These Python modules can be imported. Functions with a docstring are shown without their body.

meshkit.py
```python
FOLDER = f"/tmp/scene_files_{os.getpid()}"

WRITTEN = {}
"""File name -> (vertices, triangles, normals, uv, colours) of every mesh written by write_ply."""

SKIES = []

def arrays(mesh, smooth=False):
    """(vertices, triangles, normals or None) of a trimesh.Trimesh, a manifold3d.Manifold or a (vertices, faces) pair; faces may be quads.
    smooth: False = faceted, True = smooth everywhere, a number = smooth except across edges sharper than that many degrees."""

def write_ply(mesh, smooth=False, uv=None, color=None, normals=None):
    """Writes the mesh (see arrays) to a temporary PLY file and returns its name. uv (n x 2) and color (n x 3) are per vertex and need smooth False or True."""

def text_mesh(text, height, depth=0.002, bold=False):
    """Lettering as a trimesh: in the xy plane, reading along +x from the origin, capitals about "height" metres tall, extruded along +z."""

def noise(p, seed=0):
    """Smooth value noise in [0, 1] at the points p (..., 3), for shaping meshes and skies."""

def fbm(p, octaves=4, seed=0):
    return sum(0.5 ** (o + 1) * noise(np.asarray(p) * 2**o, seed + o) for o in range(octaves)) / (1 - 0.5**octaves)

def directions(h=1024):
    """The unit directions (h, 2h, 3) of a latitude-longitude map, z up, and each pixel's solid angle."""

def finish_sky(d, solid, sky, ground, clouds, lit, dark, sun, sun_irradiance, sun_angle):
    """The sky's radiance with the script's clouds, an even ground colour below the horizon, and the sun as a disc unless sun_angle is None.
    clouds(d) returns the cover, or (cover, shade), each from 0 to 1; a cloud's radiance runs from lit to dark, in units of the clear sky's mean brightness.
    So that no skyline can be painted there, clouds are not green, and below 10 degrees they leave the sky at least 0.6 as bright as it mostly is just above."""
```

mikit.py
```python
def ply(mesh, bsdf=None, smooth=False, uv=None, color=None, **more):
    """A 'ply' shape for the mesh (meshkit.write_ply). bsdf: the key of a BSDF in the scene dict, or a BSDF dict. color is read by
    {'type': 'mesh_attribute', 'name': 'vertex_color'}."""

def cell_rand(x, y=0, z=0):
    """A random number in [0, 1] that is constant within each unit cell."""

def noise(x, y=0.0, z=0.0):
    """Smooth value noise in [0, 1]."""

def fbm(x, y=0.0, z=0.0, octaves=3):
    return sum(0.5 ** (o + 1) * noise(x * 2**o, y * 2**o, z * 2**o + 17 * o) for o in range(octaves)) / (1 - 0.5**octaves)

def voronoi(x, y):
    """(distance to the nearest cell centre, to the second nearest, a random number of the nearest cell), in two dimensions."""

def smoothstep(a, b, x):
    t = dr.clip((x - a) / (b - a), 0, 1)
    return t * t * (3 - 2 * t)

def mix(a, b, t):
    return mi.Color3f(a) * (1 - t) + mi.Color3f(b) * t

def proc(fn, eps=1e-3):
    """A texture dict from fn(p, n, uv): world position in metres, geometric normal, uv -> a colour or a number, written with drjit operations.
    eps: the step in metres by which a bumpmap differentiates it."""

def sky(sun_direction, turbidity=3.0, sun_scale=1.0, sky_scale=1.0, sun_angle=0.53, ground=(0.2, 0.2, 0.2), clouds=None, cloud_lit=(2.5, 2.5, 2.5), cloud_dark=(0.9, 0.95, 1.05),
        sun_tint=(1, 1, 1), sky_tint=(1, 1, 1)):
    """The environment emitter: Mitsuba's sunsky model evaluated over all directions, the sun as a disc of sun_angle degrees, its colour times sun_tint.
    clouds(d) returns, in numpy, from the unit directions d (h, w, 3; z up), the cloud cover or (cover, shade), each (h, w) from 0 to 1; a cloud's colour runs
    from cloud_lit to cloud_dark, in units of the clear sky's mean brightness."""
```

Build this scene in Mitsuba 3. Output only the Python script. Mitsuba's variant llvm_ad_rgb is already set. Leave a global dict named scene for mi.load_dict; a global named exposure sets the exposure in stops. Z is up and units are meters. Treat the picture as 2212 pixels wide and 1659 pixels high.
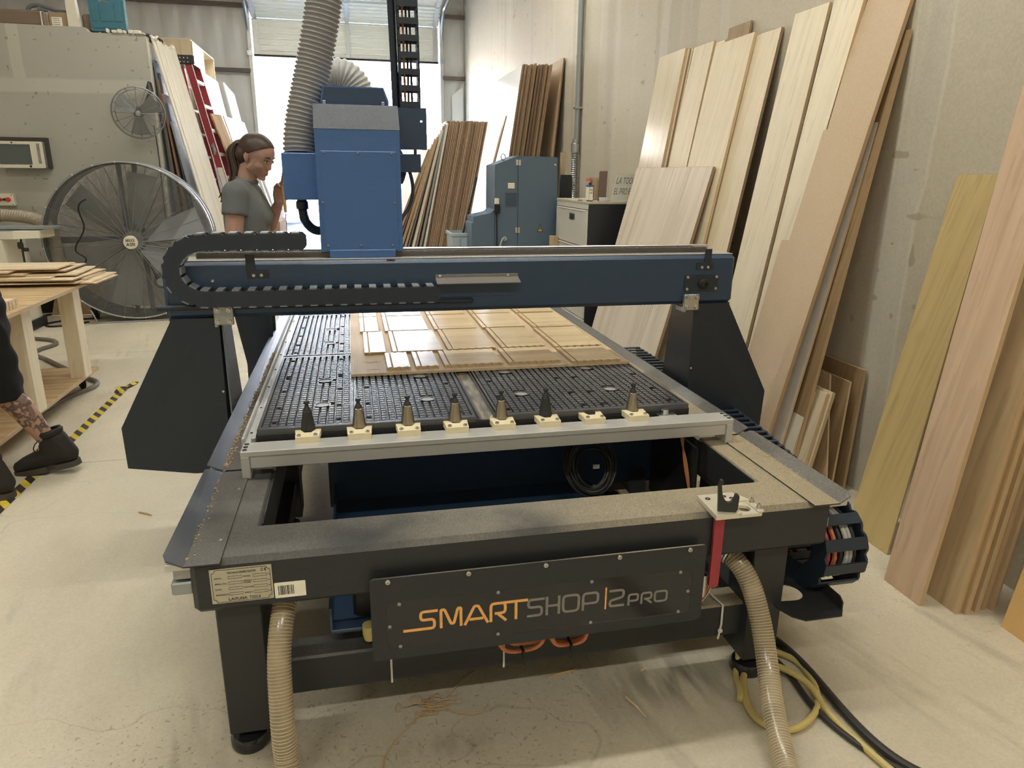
import math, random
import numpy as np
import trimesh
import mitsuba as mi
import drjit as dr
import manifold3d as m3
from shapely.geometry import Polygon, LineString, Point, box as sbox
from shapely.ops import unary_union
import mikit, meshkit
from mikit import noise, fbm, cell_rand, smoothstep, mix, voronoi, proc

T = mi.ScalarTransform4f
PI = math.pi
rng = np.random.default_rng(7)
scene, labels = {}, {}

# ------------------------------------------------------------------ camera, sky, lights, exposure
CAM = np.array([-.462, -1.6822, 1.5616]); YAW, PITCH, ROLL, FPX = .2189, .2866, .0109, 1534.9
_f = np.array([math.sin(YAW) * math.cos(PITCH), math.cos(YAW) * math.cos(PITCH), -math.sin(PITCH)])
_r = np.array([math.cos(YAW), -math.sin(YAW), 0.0]); _u = np.cross(_r, _f)
_up = -math.sin(ROLL) * _r + math.cos(ROLL) * _u
scene['camera'] = {'type': 'perspective', 'fov_axis': 'x', 'fov': math.degrees(2 * math.atan(1106 / FPX)), 'near_clip': .05, 'far_clip': 500.,
                   'to_world': T().look_at(origin=CAM.tolist(), target=(CAM + _f).tolist(), up=_up.tolist())}
exposure = 1.48
SKY = 20.0
SUN = 20.0
LAMP = (19., 18.6, 16.6)
scene['sky'] = mikit.sky((-.45, -.35, .82), turbidity=3.0, sun_scale=SUN, sky_scale=SKY, ground=(.45, .43, .40))

def LAMPS():
    """shop fixtures under the roof and one lamp added near the door: long fluorescent strips, seen only by the light they give"""
    k = 0
    for y, xs, gain in ((1.05, (-3.6, -.9, 1.1), 1.), (-3.6, (-3.0, .4), 1.5), (6.2, (-1.6, 1.0), 1.), (10.8, (-1.9,), 1.6)):  # last entry is an added lamp that brightens the roller door sections
        for x in xs:
            key = numbered('ceiling_light')
            labels[key] = {'label': 'unseen long white strip light hung under the shop roof', 'category': 'ceiling light', 'group': 'strip lights under the roof'}
            put(key + '__housing', bx(x - 1.05, x + 1.05, y - .1, y + .1, 4.98, 5.06, .01), 'white_paint')
            m = grid_plane((x - 1, y - .075, 4.97), (2, 0, 0), (0, .15, 0), flip=True)
            scene[key + '__diffuser'] = {**mikit.ply(m, 'm_white_paint'), 'emitter': {'type': 'area', 'radiance': {'type': 'rgb', 'value': [gain * c for c in LAMP]}}}

# ------------------------------------------------------------------ helpers
_used = {}
def numbered(name):
    n = _used.get(name, -1) + 1
    _used[name] = n
    return name if n == 0 else f'{name}_{n:03d}'

def thing(name, label, cat, group=None):
    k = numbered(name)
    labels[k] = {'label': label, 'category': cat}
    if group: labels[k]['group'] = group
    return k

def put(key, mesh, mat, smooth=30, label=None, kind=None, **kw):
    """one entry of the scene; returns its (numbered) key. key: 'thing__part'"""
    head, _, tail = key.rpartition('__')
    if head:
        k = numbered(head + '__' + tail)
    else:
        k = key
    d = mesh if isinstance(mesh, dict) else mikit.ply(mesh, 'm_' + mat, smooth)
    scene[k] = {**d, **kw}
    if label or kind:
        labels.setdefault(k, {})
        if label: labels[k]['label'] = label
        if kind: labels[k]['kind'] = kind
    return k

def solo(name, mesh, mat, label, cat, group=None, smooth=30, kind=None, **kw):
    k = thing(name, label, cat, group)
    put(k, mesh, mat, smooth, **kw)
    if kind: labels[k]['kind'] = kind
    return k

def struct(name, mesh, mat, label, smooth=30):
    put(name, mesh, mat, smooth)
    labels[name] = {'label': label, 'kind': 'structure'}

def tri(v, f): return trimesh.Trimesh(np.asarray(v, float), np.asarray(f, int), process=False)
def cat(ms): return trimesh.util.concatenate([m for m in ms if m is not None])

BF = np.array([[0, 2, 1], [1, 2, 3], [4, 5, 6], [5, 7, 6], [0, 1, 4], [1, 5, 4], [2, 6, 3], [3, 6, 7], [0, 4, 2], [2, 4, 6], [1, 3, 5], [3, 7, 5]])
def bx(x0, x1, y0, y1, z0, z1, b=.002):
    lo, hi = np.array([x0, y0, z0], float), np.array([x1, y1, z1], float)
    b = min(b, .45 * (hi - lo).min())
    if b <= 0:
        v = np.array([[(x0, x1)[k], (y0, y1)[j], (z0, z1)[i]] for i in (0, 1) for j in (0, 1) for k in (0, 1)], float)
        return tri(v, BF)
    pts = []
    for i in (0, 1):
        for j in (0, 1):
            for k in (0, 1):
                c = np.where([i, j, k], hi, lo); s = np.where([i, j, k], -1, 1) * b
                for a in range(3):
                    q = c + s; q[a] = c[a]; pts.append(q)
    return trimesh.convex.convex_hull(np.array(pts))

def hull(pts): return trimesh.convex.convex_hull(np.asarray(pts, float))

def extr(poly, a, b, axis='z'):
    """shapely polygon (or points) in the two other axes, extruded from a to b along axis"""
    if not hasattr(poly, 'geom_type'): poly = Polygon(poly)
    out = []
    for g in getattr(poly, 'geoms', [poly]):
        if g.is_empty or g.area < 1e-9: continue
        m = trimesh.creation.extrude_polygon(g, b - a, engine='earcut')
        v = m.vertices.copy(); v[:, 2] += a; f = m.faces
        if axis == 'y': v = v[:, [0, 2, 1]]; f = f[:, ::-1]
        elif axis == 'x': v = v[:, [2, 0, 1]]
        out.append(tri(v, f))
    return cat(out)

def cyl(p0, p1, r, n=16, r1=None):
    p0, p1 = np.asarray(p0, float), np.asarray(p1, float)
    r1 = r if r1 is None else r1
    d = p1 - p0; L = np.linalg.norm(d); d = d / L
    x = np.cross(d, [0, 0, 1] if abs(d[2]) < .9 else [1, 0, 0]); x /= np.linalg.norm(x); y = np.cross(d, x)
    a = np.arange(n) * 2 * PI / n
    ring = np.cos(a)[:, None] * x + np.sin(a)[:, None] * y
    v = np.vstack([p0 + ring * r, p1 + ring * r1, p0[None], p1[None]])
    i = np.arange(n); j = (i + 1) % n
    f = np.vstack([np.stack([i, j, j + n], 1), np.stack([i, j + n, i + n], 1), np.stack([j, i, i * 0 + 2 * n], 1), np.stack([i + n, j + n, i * 0 + 2 * n + 1], 1)])
    return tri(v, f)

def lathe(prof, p=(0, 0, 0), d=(0, 0, 1), n=24):
    """prof: (radius, height) list, revolved about the axis d through p"""
    prof = np.asarray(prof, float); d = np.asarray(d, float); d /= np.linalg.norm(d)
    x = np.cross(d, [0, 0, 1] if abs(d[2]) < .9 else [1, 0, 0]); x /= np.linalg.norm(x); y = np.cross(d, x)
    a = np.arange(n) * 2 * PI / n
    ring = np.cos(a)[:, None] * x + np.sin(a)[:, None] * y
    v = np.vstack([np.asarray(p) + ring * r + d * h for r, h in prof]); f = []
    i = np.arange(n); j = (i + 1) % n
    for k in range(len(prof) - 1):
        o = k * n
        f += [np.stack([i + o, j + o, j + o + n], 1), np.stack([i + o, j + o + n, i + o + n], 1)]
    return tri(v, np.vstack(f))

def spline(pts, n=60):
    from scipy.interpolate import CubicSpline
    pts = np.asarray(pts, float)
    s = np.r_[0, np.cumsum(np.linalg.norm(np.diff(pts, axis=0), axis=1))]
    return CubicSpline(s, pts)(np.linspace(0, s[-1], n))

def tube(path, r, n=10, cap=True, up=None):
    """swept tube; r a number or one per path point; parallel-transport frames"""
    p = np.asarray(path, float); m = len(p); r = np.broadcast_to(np.asarray(r, float), (m,))
    t = np.gradient(p, axis=0); t /= np.linalg.norm(t, axis=1, keepdims=True) + 1e-12
    x = np.cross(t[0], [0, 0, 1] if abs(t[0][2]) < .9 else [1, 0, 0]); x /= np.linalg.norm(x)
    a = np.arange(n) * 2 * PI / n; v = []
    for k in range(m):
        x = x - t[k] * (x @ t[k]); x /= np.linalg.norm(x); y = np.cross(t[k], x)
        v.append(p[k] + r[k] * (np.cos(a)[:, None] * x + np.sin(a)[:, None] * y))
    v = np.vstack(v); i = np.arange(n); j = (i + 1) % n; f = []
    for k in range(m - 1):
        o = k * n
        f += [np.stack([i + o, j + o, j + o + n], 1), np.stack([i + o, j + o + n, i + o + n], 1)]
    if cap:
        v = np.vstack([v, p[:1], p[-1:]]); e = m * n
        f += [np.stack([j, i, i * 0 + e], 1), np.stack([i + (m - 1) * n, j + (m - 1) * n, i * 0 + e + 1], 1)]
    return tri(v, np.vstack(f))

def corrugated(path, r, amp, pitch, n=28, per=4):
    p = np.asarray(path, float)
    s = np.r_[0, np.cumsum(np.linalg.norm(np.diff(p, axis=0), axis=1))]
    k = int(s[-1] / pitch * per)
    q = np.linspace(0, s[-1], k)
    pp = np.stack([np.interp(q, s, p[:, i]) for i in range(3)], 1)
    rr = np.interp(q, s, np.broadcast_to(r, (len(p),)))
    w = np.cos(2 * PI * q / pitch)
    return tube(pp, rr + amp * np.sign(w) * np.abs(w) ** .8, n)

def grid_plane(o, a, b, flip=False):
    o, a, b = (np.asarray(x, float) for x in (o, a, b))
    v = np.array([o, o + a, o + a + b, o + b]); f = np.array([[0, 1, 2], [0, 2, 3]])
    return tri(v, f[:, ::-1] if flip else f)

def slab(c, t, n=None):
    """board from four corners (bottom near, bottom far, top far, top near) with thickness t along its normal (both sides half)"""
    c = np.asarray(c, float)
    nn = np.cross(c[1] - c[0], c[3] - c[0]); nn /= np.linalg.norm(nn)
    v = np.vstack([c - nn * t / 2, c + nn * t / 2])
    f = [[0, 2, 1], [0, 3, 2], [4, 5, 6], [4, 6, 7]]
    for i in range(4):
        j = (i + 1) % 4; f += [[i, j, j + 4], [i, j + 4, i + 4]]
    m = tri(v, f)
    return m if m.volume > 0 else tri(v, np.array(f)[:, ::-1])

def place(m, R=None, t=(0, 0, 0), s=1):
    v = np.asarray(m.vertices) * s
    if R is not None: v = v @ np.asarray(R).T
    return tri(v + np.asarray(t, float), m.faces)

def rot(axis, deg):
    a = math.radians(deg); c, s = math.cos(a), math.sin(a)
    return np.array({'x': [[1, 0, 0], [0, c, -s], [0, s, c]], 'y': [[c, 0, s], [0, 1, 0], [-s, 0, c]], 'z': [[c, -s, 0], [s, c, 0], [0, 0, 1]]}[axis], float)

def mf(m): return m3.Manifold(m3.Mesh(np.asarray(m.vertices, np.float32), np.asarray(m.faces, np.uint32)))
def tm(m):
    q = m.to_mesh(); return tri(q.vert_properties[:, :3], q.tri_verts)
def mbox(x0, x1, y0, y1, z0, z1): return m3.Manifold.cube([x1 - x0, y1 - y0, z1 - z0]).translate([x0, y0, z0])
def mcyl(p, r, h, n=24, axis='z'):
    c = m3.Manifold.cylinder(h, r, r, n)
    if axis == 'y': c = c.rotate([-90, 0, 0])
    if axis == 'x': c = c.rotate([0, 90, 0])
    return c.translate(list(p))

def rrect(x0, y0, x1, y1, r): return sbox(x0 + r, y0 + r, x1 - r, y1 - r).buffer(r, quad_segs=5)

def bolt(p, d, r=.007, h=.005, socket=True):
    """socket-head screw: p on the surface, d outwards"""
    return lathe([(0, -.001), (r, -.001), (r, h * .8), (r * .85, h), (r * .5, h), (r * .45, h * .4), (0, h * .4)], p, d, 12)

def text(s, h, p, right, upv, depth=.001, bold=False, width=None, center=False):
    m = meshkit.text_mesh(s, h, depth, bold)
    v = np.asarray(m.vertices).copy()
    if width: v[:, 0] *= width / (v[:, 0].max() - v[:, 0].min())
    if center: v[:, 0] -= (v[:, 0].max() + v[:, 0].min()) / 2
    right, upv = np.asarray(right, float), np.asarray(upv, float); nrm = np.cross(right, upv)
    return tri(np.asarray(p) + v[:, :1] * right + v[:, 1:2] * upv + v[:, 2:] * nrm, m.faces)

# ------------------------------------------------------------------ materials
def P(color, rough=.5, metal=0., spec=.5, **kw):
    c = color if isinstance(color, dict) else {'type': 'rgb', 'value': list(color)}
    r = rough if isinstance(rough, dict) else float(rough)
    return {'type': 'twosided', 'bsdf': {'type': 'principled', 'base_color': c, 'roughness': r, 'metallic': float(metal), 'specular': float(spec), **kw}}
def mat(name, *a, **k): scene['m_' + name] = P(*a, **k)

def c_floor(p, n, uv):
    a = fbm(p.x * .55, p.y * .55, 3., 4); b = fbm(p.x * 3.1 + 5, p.y * 1.7, 9., 4); g = noise(p.x * 160, p.y * 160, 1.)
    c = mix((.50, .45, .35), (.66, .60, .475), smoothstep(.2, .8, a))
    c = c * (.80 + .32 * b) * (.95 + .09 * g)
    # saw-cut joints, hairline cracks, tyre scuffs, dark stain in front of the machine
    wob = .015 * fbm(p.x * 2, p.y * 2, 1., 2)
    for jx, w in ((3.4, .004), (-5.6, .004)): c = c * (1 - .45 * (1 - smoothstep(w, w + .006, dr.abs(p.x - jx + wob))))
    for jy in (2.42, 5.1, -2.9, 8.2): c = c * (1 - .35 * (1 - smoothstep(.002, .007, dr.abs(p.y - jy + wob))))
    crack = dr.abs(fbm(p.x * .7 + 3, p.y * .9 + 1.3, 4., 5) - .5)
    c = c * (1 - .15 * (1 - smoothstep(.0, .0022, crack)) * smoothstep(.45, .6, noise(p.x * .7, p.y * .7, 8.)))
    sc = smoothstep(.55, .9, fbm(p.x * 13 + p.y * 3, p.y * 2.2, 2., 4)) * smoothstep(.4, .7, noise(p.x * 1.3, p.y * 1.1, 6.))
    c = c * (1 - .22 * sc)
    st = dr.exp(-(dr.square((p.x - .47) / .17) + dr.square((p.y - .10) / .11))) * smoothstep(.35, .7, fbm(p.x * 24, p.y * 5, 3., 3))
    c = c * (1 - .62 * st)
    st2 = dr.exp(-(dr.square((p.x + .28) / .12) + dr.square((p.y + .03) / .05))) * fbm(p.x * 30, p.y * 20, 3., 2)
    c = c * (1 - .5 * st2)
    sp = smoothstep(.86, .90, noise(p.x * 120, p.y * 120, 14.))
    return c * (1 - .30 * sp * smoothstep(.4, .7, noise(p.x * 1.2, p.y * 1.2, 20.)))
mat('concrete', proc(c_floor), .50, spec=.35)

def c_wall(p, n, uv):
    # old painted plasterboard: mudded joints, drips, dings, scuffs
    a = fbm(p.y * .8, p.z * .9, 3., 4)
    c = mix((.49, .445, .35), (.59, .545, .45), a)
    for y0, w, s in ((1.24, .13, .9), (2.05, .05, .4), (3.13, .06, .7), (3.62, .03, .5), (4.07, .07, .8), (4.72, .03, .6), (5.15, .05, .8), (5.62, .05, .7), (7.4, .05, .8), (8.6, .05, .6), (10., .06, .8), (11.5, .06, .5)):
        e = dr.abs(p.y - y0 + .10 * (fbm(p.z * 1.6, y0, 2., 3) - .5)) / w
        band = 1 - smoothstep(.75, 1.0, e)
        c = mix(c, mix((.51, .49, .425), (.59, .56, .49), fbm(p.y * 14, p.z * 1.5, 5., 2)), band * s * .75)
        c = c * (1 + .10 * s * (1 - smoothstep(.02, .12, dr.abs(e - .8))))
    dr_ = smoothstep(.60, .85, noise(p.y * 9, p.z * .35, 7.)) * smoothstep(.35, .7, noise(p.y * 1.7, p.z * .4, 12.))
    c = c * (1 - .10 * dr_)
    d1 = smoothstep(.90, .93, noise(p.y * 5 + p.z * 2.2, p.z * 3.1, 31.)) * smoothstep(.52, .60, fbm(p.y * 26, p.z * 9, 1., 3))
    c = mix(c, (.40, .34, .25), .18 * d1)
    d2 = smoothstep(.915, .935, noise(p.y * 15, p.z * 15, 44.)) * smoothstep(.5, .6, noise(p.y * 2, p.z * 2, 13.))
    return mix(c, (.33, .28, .20), .6 * d2) * (.95 + .1 * noise(p.y * 120, p.z * 120, 3.))
mat('shop_wall', proc(c_wall), .55, spec=.35)

def c_part(p, n, uv):
    a = fbm(p.x * 1.1, p.z * 1.1, p.y, 3)
    c = mix((.42, .415, .375), (.48, .47, .43), a)
    ez = dr.abs(p.z - 2.47 - .02 * fbm(p.x * 3, 1., 2., 2) - .012 * p.x) / .085
    band = 1 - smoothstep(.6, 1., ez)
    ex = dr.abs(p.x + 3.86 + .05 * (fbm(p.z * 3, 2., 2., 3) - .5)) / .065
    band = dr.maximum(band, (1 - smoothstep(.8, 1., ex)) * smoothstep(2.45, 2.5, p.z))
    e3 = dr.abs(p.z - 1.22 - .05 * fbm(p.x * 2, 5., 2., 2)) / .10
    band = dr.maximum(band, .6 * (1 - smoothstep(.6, 1., e3)))
    c = mix(c, (.55, .54, .485), band * .85)
    d2 = smoothstep(.93, .95, noise(p.x * 26, p.z * 26, 44.))
    return mix(c, (.2, .17, .12), .6 * d2)
mat('partition_paint', proc(c_part), .6, spec=.3)

def grain(dark, light, sx, sz, axis='z', figure=.5, knots=True):
    def fn(p, n, uv):
        lng = {'z': p.z, 'y': p.y, 'x': p.x}[axis]
        acr = {'z': p.y + .6 * p.x, 'y': p.x + p.z, 'x': p.y + p.z}[axis]
        w = fbm(acr * 2.2, lng * .5, 3., 3)
        r = acr * sx + 6 * w
        g = fbm(acr * sx * 6, lng * sz, 8., 4)
        cath = .5 + .5 * dr.sin(r * 5.0 + 2.5 * fbm(acr * 5, lng * 1.3, 5., 2))
        t = dr.clip(figure * cath * .5 + .75 * g, 0, 1)
        c = mix(light, dark, smoothstep(.15, 1.0, t) * .85)
        fl = smoothstep(.78, .84, noise(acr * 90, lng * 5, 22.))
        c = c * (1 - .10 * fl) * (.92 + .16 * fbm(acr * 1.7, lng * .9, 30., 2))
        if knots:
            k = dr.square(noise(acr * 5, lng * 2.2, 61.)); c = mix(c, dark, .8 * smoothstep(.90, .95, k))
        return c
    return proc(fn)
mat('birch', grain((.68, .575, .40), (.78, .685, .51), 9, 2.2, figure=.35), .42, spec=.45)
mat('birch_pale', grain((.72, .63, .46), (.82, .74, .57), 9, 2.2, figure=.4), .42, spec=.45)
mat('birch_gloss', grain((.68, .58, .41), (.76, .67, .49), 8, 2., knots=False), .20, spec=.6)
mat('rose_ply', grain((.54, .375, .25), (.66, .48, .34), 9, 2.6, figure=.5), .5, spec=.35)
mat('yellow_ply', grain((.46, .34, .15), (.55, .42, .195), 9, 2.2, figure=.4), .45, spec=.4)
mat('brown_ply', grain((.25, .165, .085), (.36, .25, .14), 7, 2.2), .5, spec=.35)
mat('tan_ply', grain((.40, .285, .16), (.54, .405, .25), 7, 2.), .5, spec=.35)
def c_wash(p, n, uv):
    g = fbm((p.y + .4 * p.x) * 16, p.z * 1.6, 3., 5); s = smoothstep(.70, .80, noise((p.y + .4 * p.x) * 90, p.z * 2.5, 9.)) * smoothstep(.45, .6, noise(p.y * 7, p.z * 2.5, 2.))
    return mix(mix((.74, .66, .56), (.64, .56, .46), smoothstep(.3, .75, g)), (.42, .33, .25), .5 * s)
mat('washed_ply', proc(c_wash), .5, spec=.35)
def c_mdf(p, n, uv): return mix((.53, .405, .275), (.60, .47, .335), fbm(p.y * 1.5, p.z * 1.2, p.x, 3)) * (.93 + .14 * noise(p.y * 260, p.z * 260, p.x * 260))
mat('mdf', proc(c_mdf), .55, spec=.3)
def c_bench(p, n, uv):
    g = fbm(p.x * 3, p.y * 30, 3., 3); s = fbm(p.x * 2.5, p.y * 2.5, 7., 4)
    return mix((.52, .38, .215), (.38, .26, .135), smoothstep(.3, .8, g)) * (.72 + .55 * s)
mat('bench_ply', proc(c_bench), .5, spec=.35)
def c_milled(p, n, uv):
    g = fbm(p.x * 40, p.y * 4, 3., 3); r = dr.abs(dr.sin(p.x * 300)) * .08
    return mix((.52, .385, .245), (.66, .525, .37), g) * (.92 + r)
mat('milled_wood', proc(c_milled), .55, spec=.35)
mat('panel_face', grain((.56, .41, .225), (.70, .56, .365), 6, 2., axis='x', knots=False), .22, spec=.7)
def c_edges(p, n, uv):
    k = cell_rand(p.x * 170 - p.z * 31 + p.y * 60, 1., 2.); return mix((.30, .20, .12), (.60, .46, .30), k)
mat('ply_edge', P((.50, .37, .225))['bsdf']['base_color'], .6)
mat('ply_edge_dark', (.27, .18, .115), .6)
def c_edge2(p, n, uv):
    k = noise((p.x - .2 * p.z) * 420, p.y * 2, p.z * 2); return mix((.25, .16, .10), (.58, .43, .27), smoothstep(.25, .75, k)) * (.8 + .4 * fbm(p.z * 7, p.x * 40, 2., 2))
mat('ply_laminations', proc(c_edge2), .6)

def c_dusty(p, n, uv):
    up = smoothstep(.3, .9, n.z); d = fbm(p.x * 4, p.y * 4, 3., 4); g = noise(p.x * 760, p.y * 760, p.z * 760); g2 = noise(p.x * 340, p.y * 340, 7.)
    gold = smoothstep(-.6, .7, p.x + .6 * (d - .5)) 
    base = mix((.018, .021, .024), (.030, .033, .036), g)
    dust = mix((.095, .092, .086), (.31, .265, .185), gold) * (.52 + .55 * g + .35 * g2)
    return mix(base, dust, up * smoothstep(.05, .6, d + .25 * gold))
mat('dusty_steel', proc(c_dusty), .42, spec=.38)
mat('black_steel', (.026, .028, .030), .4, spec=.38)
mat('black_gloss', (.012, .014, .017), .12, spec=.6)
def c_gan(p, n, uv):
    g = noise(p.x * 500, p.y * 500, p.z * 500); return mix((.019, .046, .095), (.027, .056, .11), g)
mat('veil_navy', proc(c_gan), .36, spec=.5)  # navy coat with the blue of the lens flare veil put in
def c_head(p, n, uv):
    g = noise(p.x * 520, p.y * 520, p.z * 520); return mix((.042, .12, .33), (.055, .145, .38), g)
mat('head_veil_blue', proc(c_head), .40, spec=.5)  # strong blue imitates the flare haze lying over the head
mat('chain_plastic', (.018, .028, .045), .45, spec=.45)
mat('rubber', (.018, .018, .018), .6, spec=.3)
mat('grey_steel', (.13, .145, .16), .4, spec=.5)
mat('cabinet_grey', (.10, .15, .215), .45, spec=.45)
mat('file_grey', (.62, .60, .55), .35, spec=.5)
mat('file_black', (.016, .020, .026), .4, spec=.5)
mat('alu', (.72, .71, .68), .34, 1.)
mat('alu_matt', (.58, .58, .57), .38, .45)
mat('steel', (.55, .54, .52), .28, 1.)
mat('cone_steel', (.40, .36, .31), .30, 1.)
mat('galv', (.50, .53, .55), .32, 1.)
mat('galv_dull', (.36, .38, .39), .5, .7)
mat('wire', (.22, .23, .24), .45, .6)
mat('white_paint', (.80, .79, .75), .45)
mat('white_plastic', (.80, .76, .64), .4)
mat('cream', (.72, .64, .44), .4)
mat('white_gloss', (.84, .85, .85), .10, spec=.7)
mat('offwhite_panel', (.74, .70, .60), .5)
mat('red', (.36, .035, .035), .4)
mat('red_bright', (.62, .05, .05), .35)
mat('red_rail', (.30, .030, .045), .45)
mat('orange', (.72, .22, .05), .45)
mat('orange_print', (.80, .40, .12), .5)
mat('grey_print', (.20, .19, .17), .5)
mat('ink', (.02, .02, .02), .6)
mat('plate', (.50, .47, .38), .42, .6)
mat('paper', (.82, .79, .68), .6)
mat('teal', (.045, .16, .22), .5)
mat('cardboard', (.33, .24, .16), .7)
mat('cardboard_dark', (.20, .15, .115), .35)
mat('yellow_hose', (.52, .42, .16), .4)
mat('black_cable', (.028, .027, .025), .5)
mat('orange_cable', (.58, .20, .09), .45)
mat('white_cable', (.60, .58, .54), .5)
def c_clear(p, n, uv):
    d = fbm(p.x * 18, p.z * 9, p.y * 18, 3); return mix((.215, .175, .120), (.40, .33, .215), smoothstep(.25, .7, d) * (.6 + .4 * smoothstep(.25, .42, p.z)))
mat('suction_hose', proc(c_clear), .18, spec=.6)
mat('hose_grey', (.245, .245, .25), .38, spec=.5)
mat('hose_grey_light', (.46, .47, .47), .4, spec=.5)
mat('ridge', (.55, .46, .32), .3)
mat('insulation', (.72, .71, .66), .40, spec=.45)
mat('girt', (.11, .085, .08), .6)
mat('door_panel', (.86, .84, .75), .42)
mat('door_steel', (.58, .58, .55), .42, .5)
mat('roof_panel', (.62, .59, .52), .6)
mat('out_concrete', (.62, .60, .56), .8)
mat('out_wall', (.80, .77, .72), .8)
mat('out_band', (.40, .30, .30), .8)
mat('glass_dark', (.10, .13, .15), .08, spec=.8)
mat('car_blue', (.015, .05, .16), .2, .2, clearcoat=1.)
mat('car_red', (.25, .012, .015), .2, .2, clearcoat=1.)
mat('car_white', (.75, .75, .74), .2, clearcoat=1.)
mat('skin', (.36, .215, .175), .5, spec=.35)
mat('skin_pale', (.50, .31, .23), .5, spec=.35)
mat('lips', (.34, .12, .11), .4)
mat('hair', (.045, .028, .020), .42, spec=.4)
mat('eye_white', (.75, .72, .68), .2)
mat('grey_shirt', (.125, .135, .140), .85, spec=.15)
mat('print_yellow', (.45, .42, .16), .8)
mat('dark_jeans', (.030, .036, .048), .85, spec=.15)
mat('black_shorts', (.018, .018, .021), .85, spec=.15)
mat('dark_shirt', (.035, .036, .048), .9, spec=.1)
mat('boot', (.030, .027, .024), .7, spec=.25)
mat('boot_sole', (.065, .055, .045), .8)
def c_tat(p, n, uv):
    a = dr.abs(fbm(p.x * 22, p.y * 22, p.z * 17, 3) - .5); b = noise(p.x * 30, p.z * 16, p.y * 30)
    ink = dr.maximum(1 - smoothstep(.03, .09, a), .7 * smoothstep(.58, .7, b)) * smoothstep(.60, .45, p.z) * smoothstep(.13, .2, p.z)
    return mix((.42, .25, .175), (.07, .055, .05), .85 * ink)
mat('tattoo_skin', proc(c_tat), .5, spec=.35)
def c_tape(p, n, uv):
    t = (p.y + 1.3 * (p.x + 2.18)) / .118
    f = t - dr.floor(t)
    return mix((.66, .50, .055), (.035, .033, .03), smoothstep(.47, .50, f) * (1 - smoothstep(.97, 1., f))) * (.85 + .25 * fbm(p.x * 30, p.y * 20, 1., 2))
mat('hazard_tape', proc(c_tape), .45)
def c_saw(p, n, uv): return mix((.48, .36, .20), (.74, .60, .38), noise(p.x * 300, p.y * 300, p.z * 300))
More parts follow.
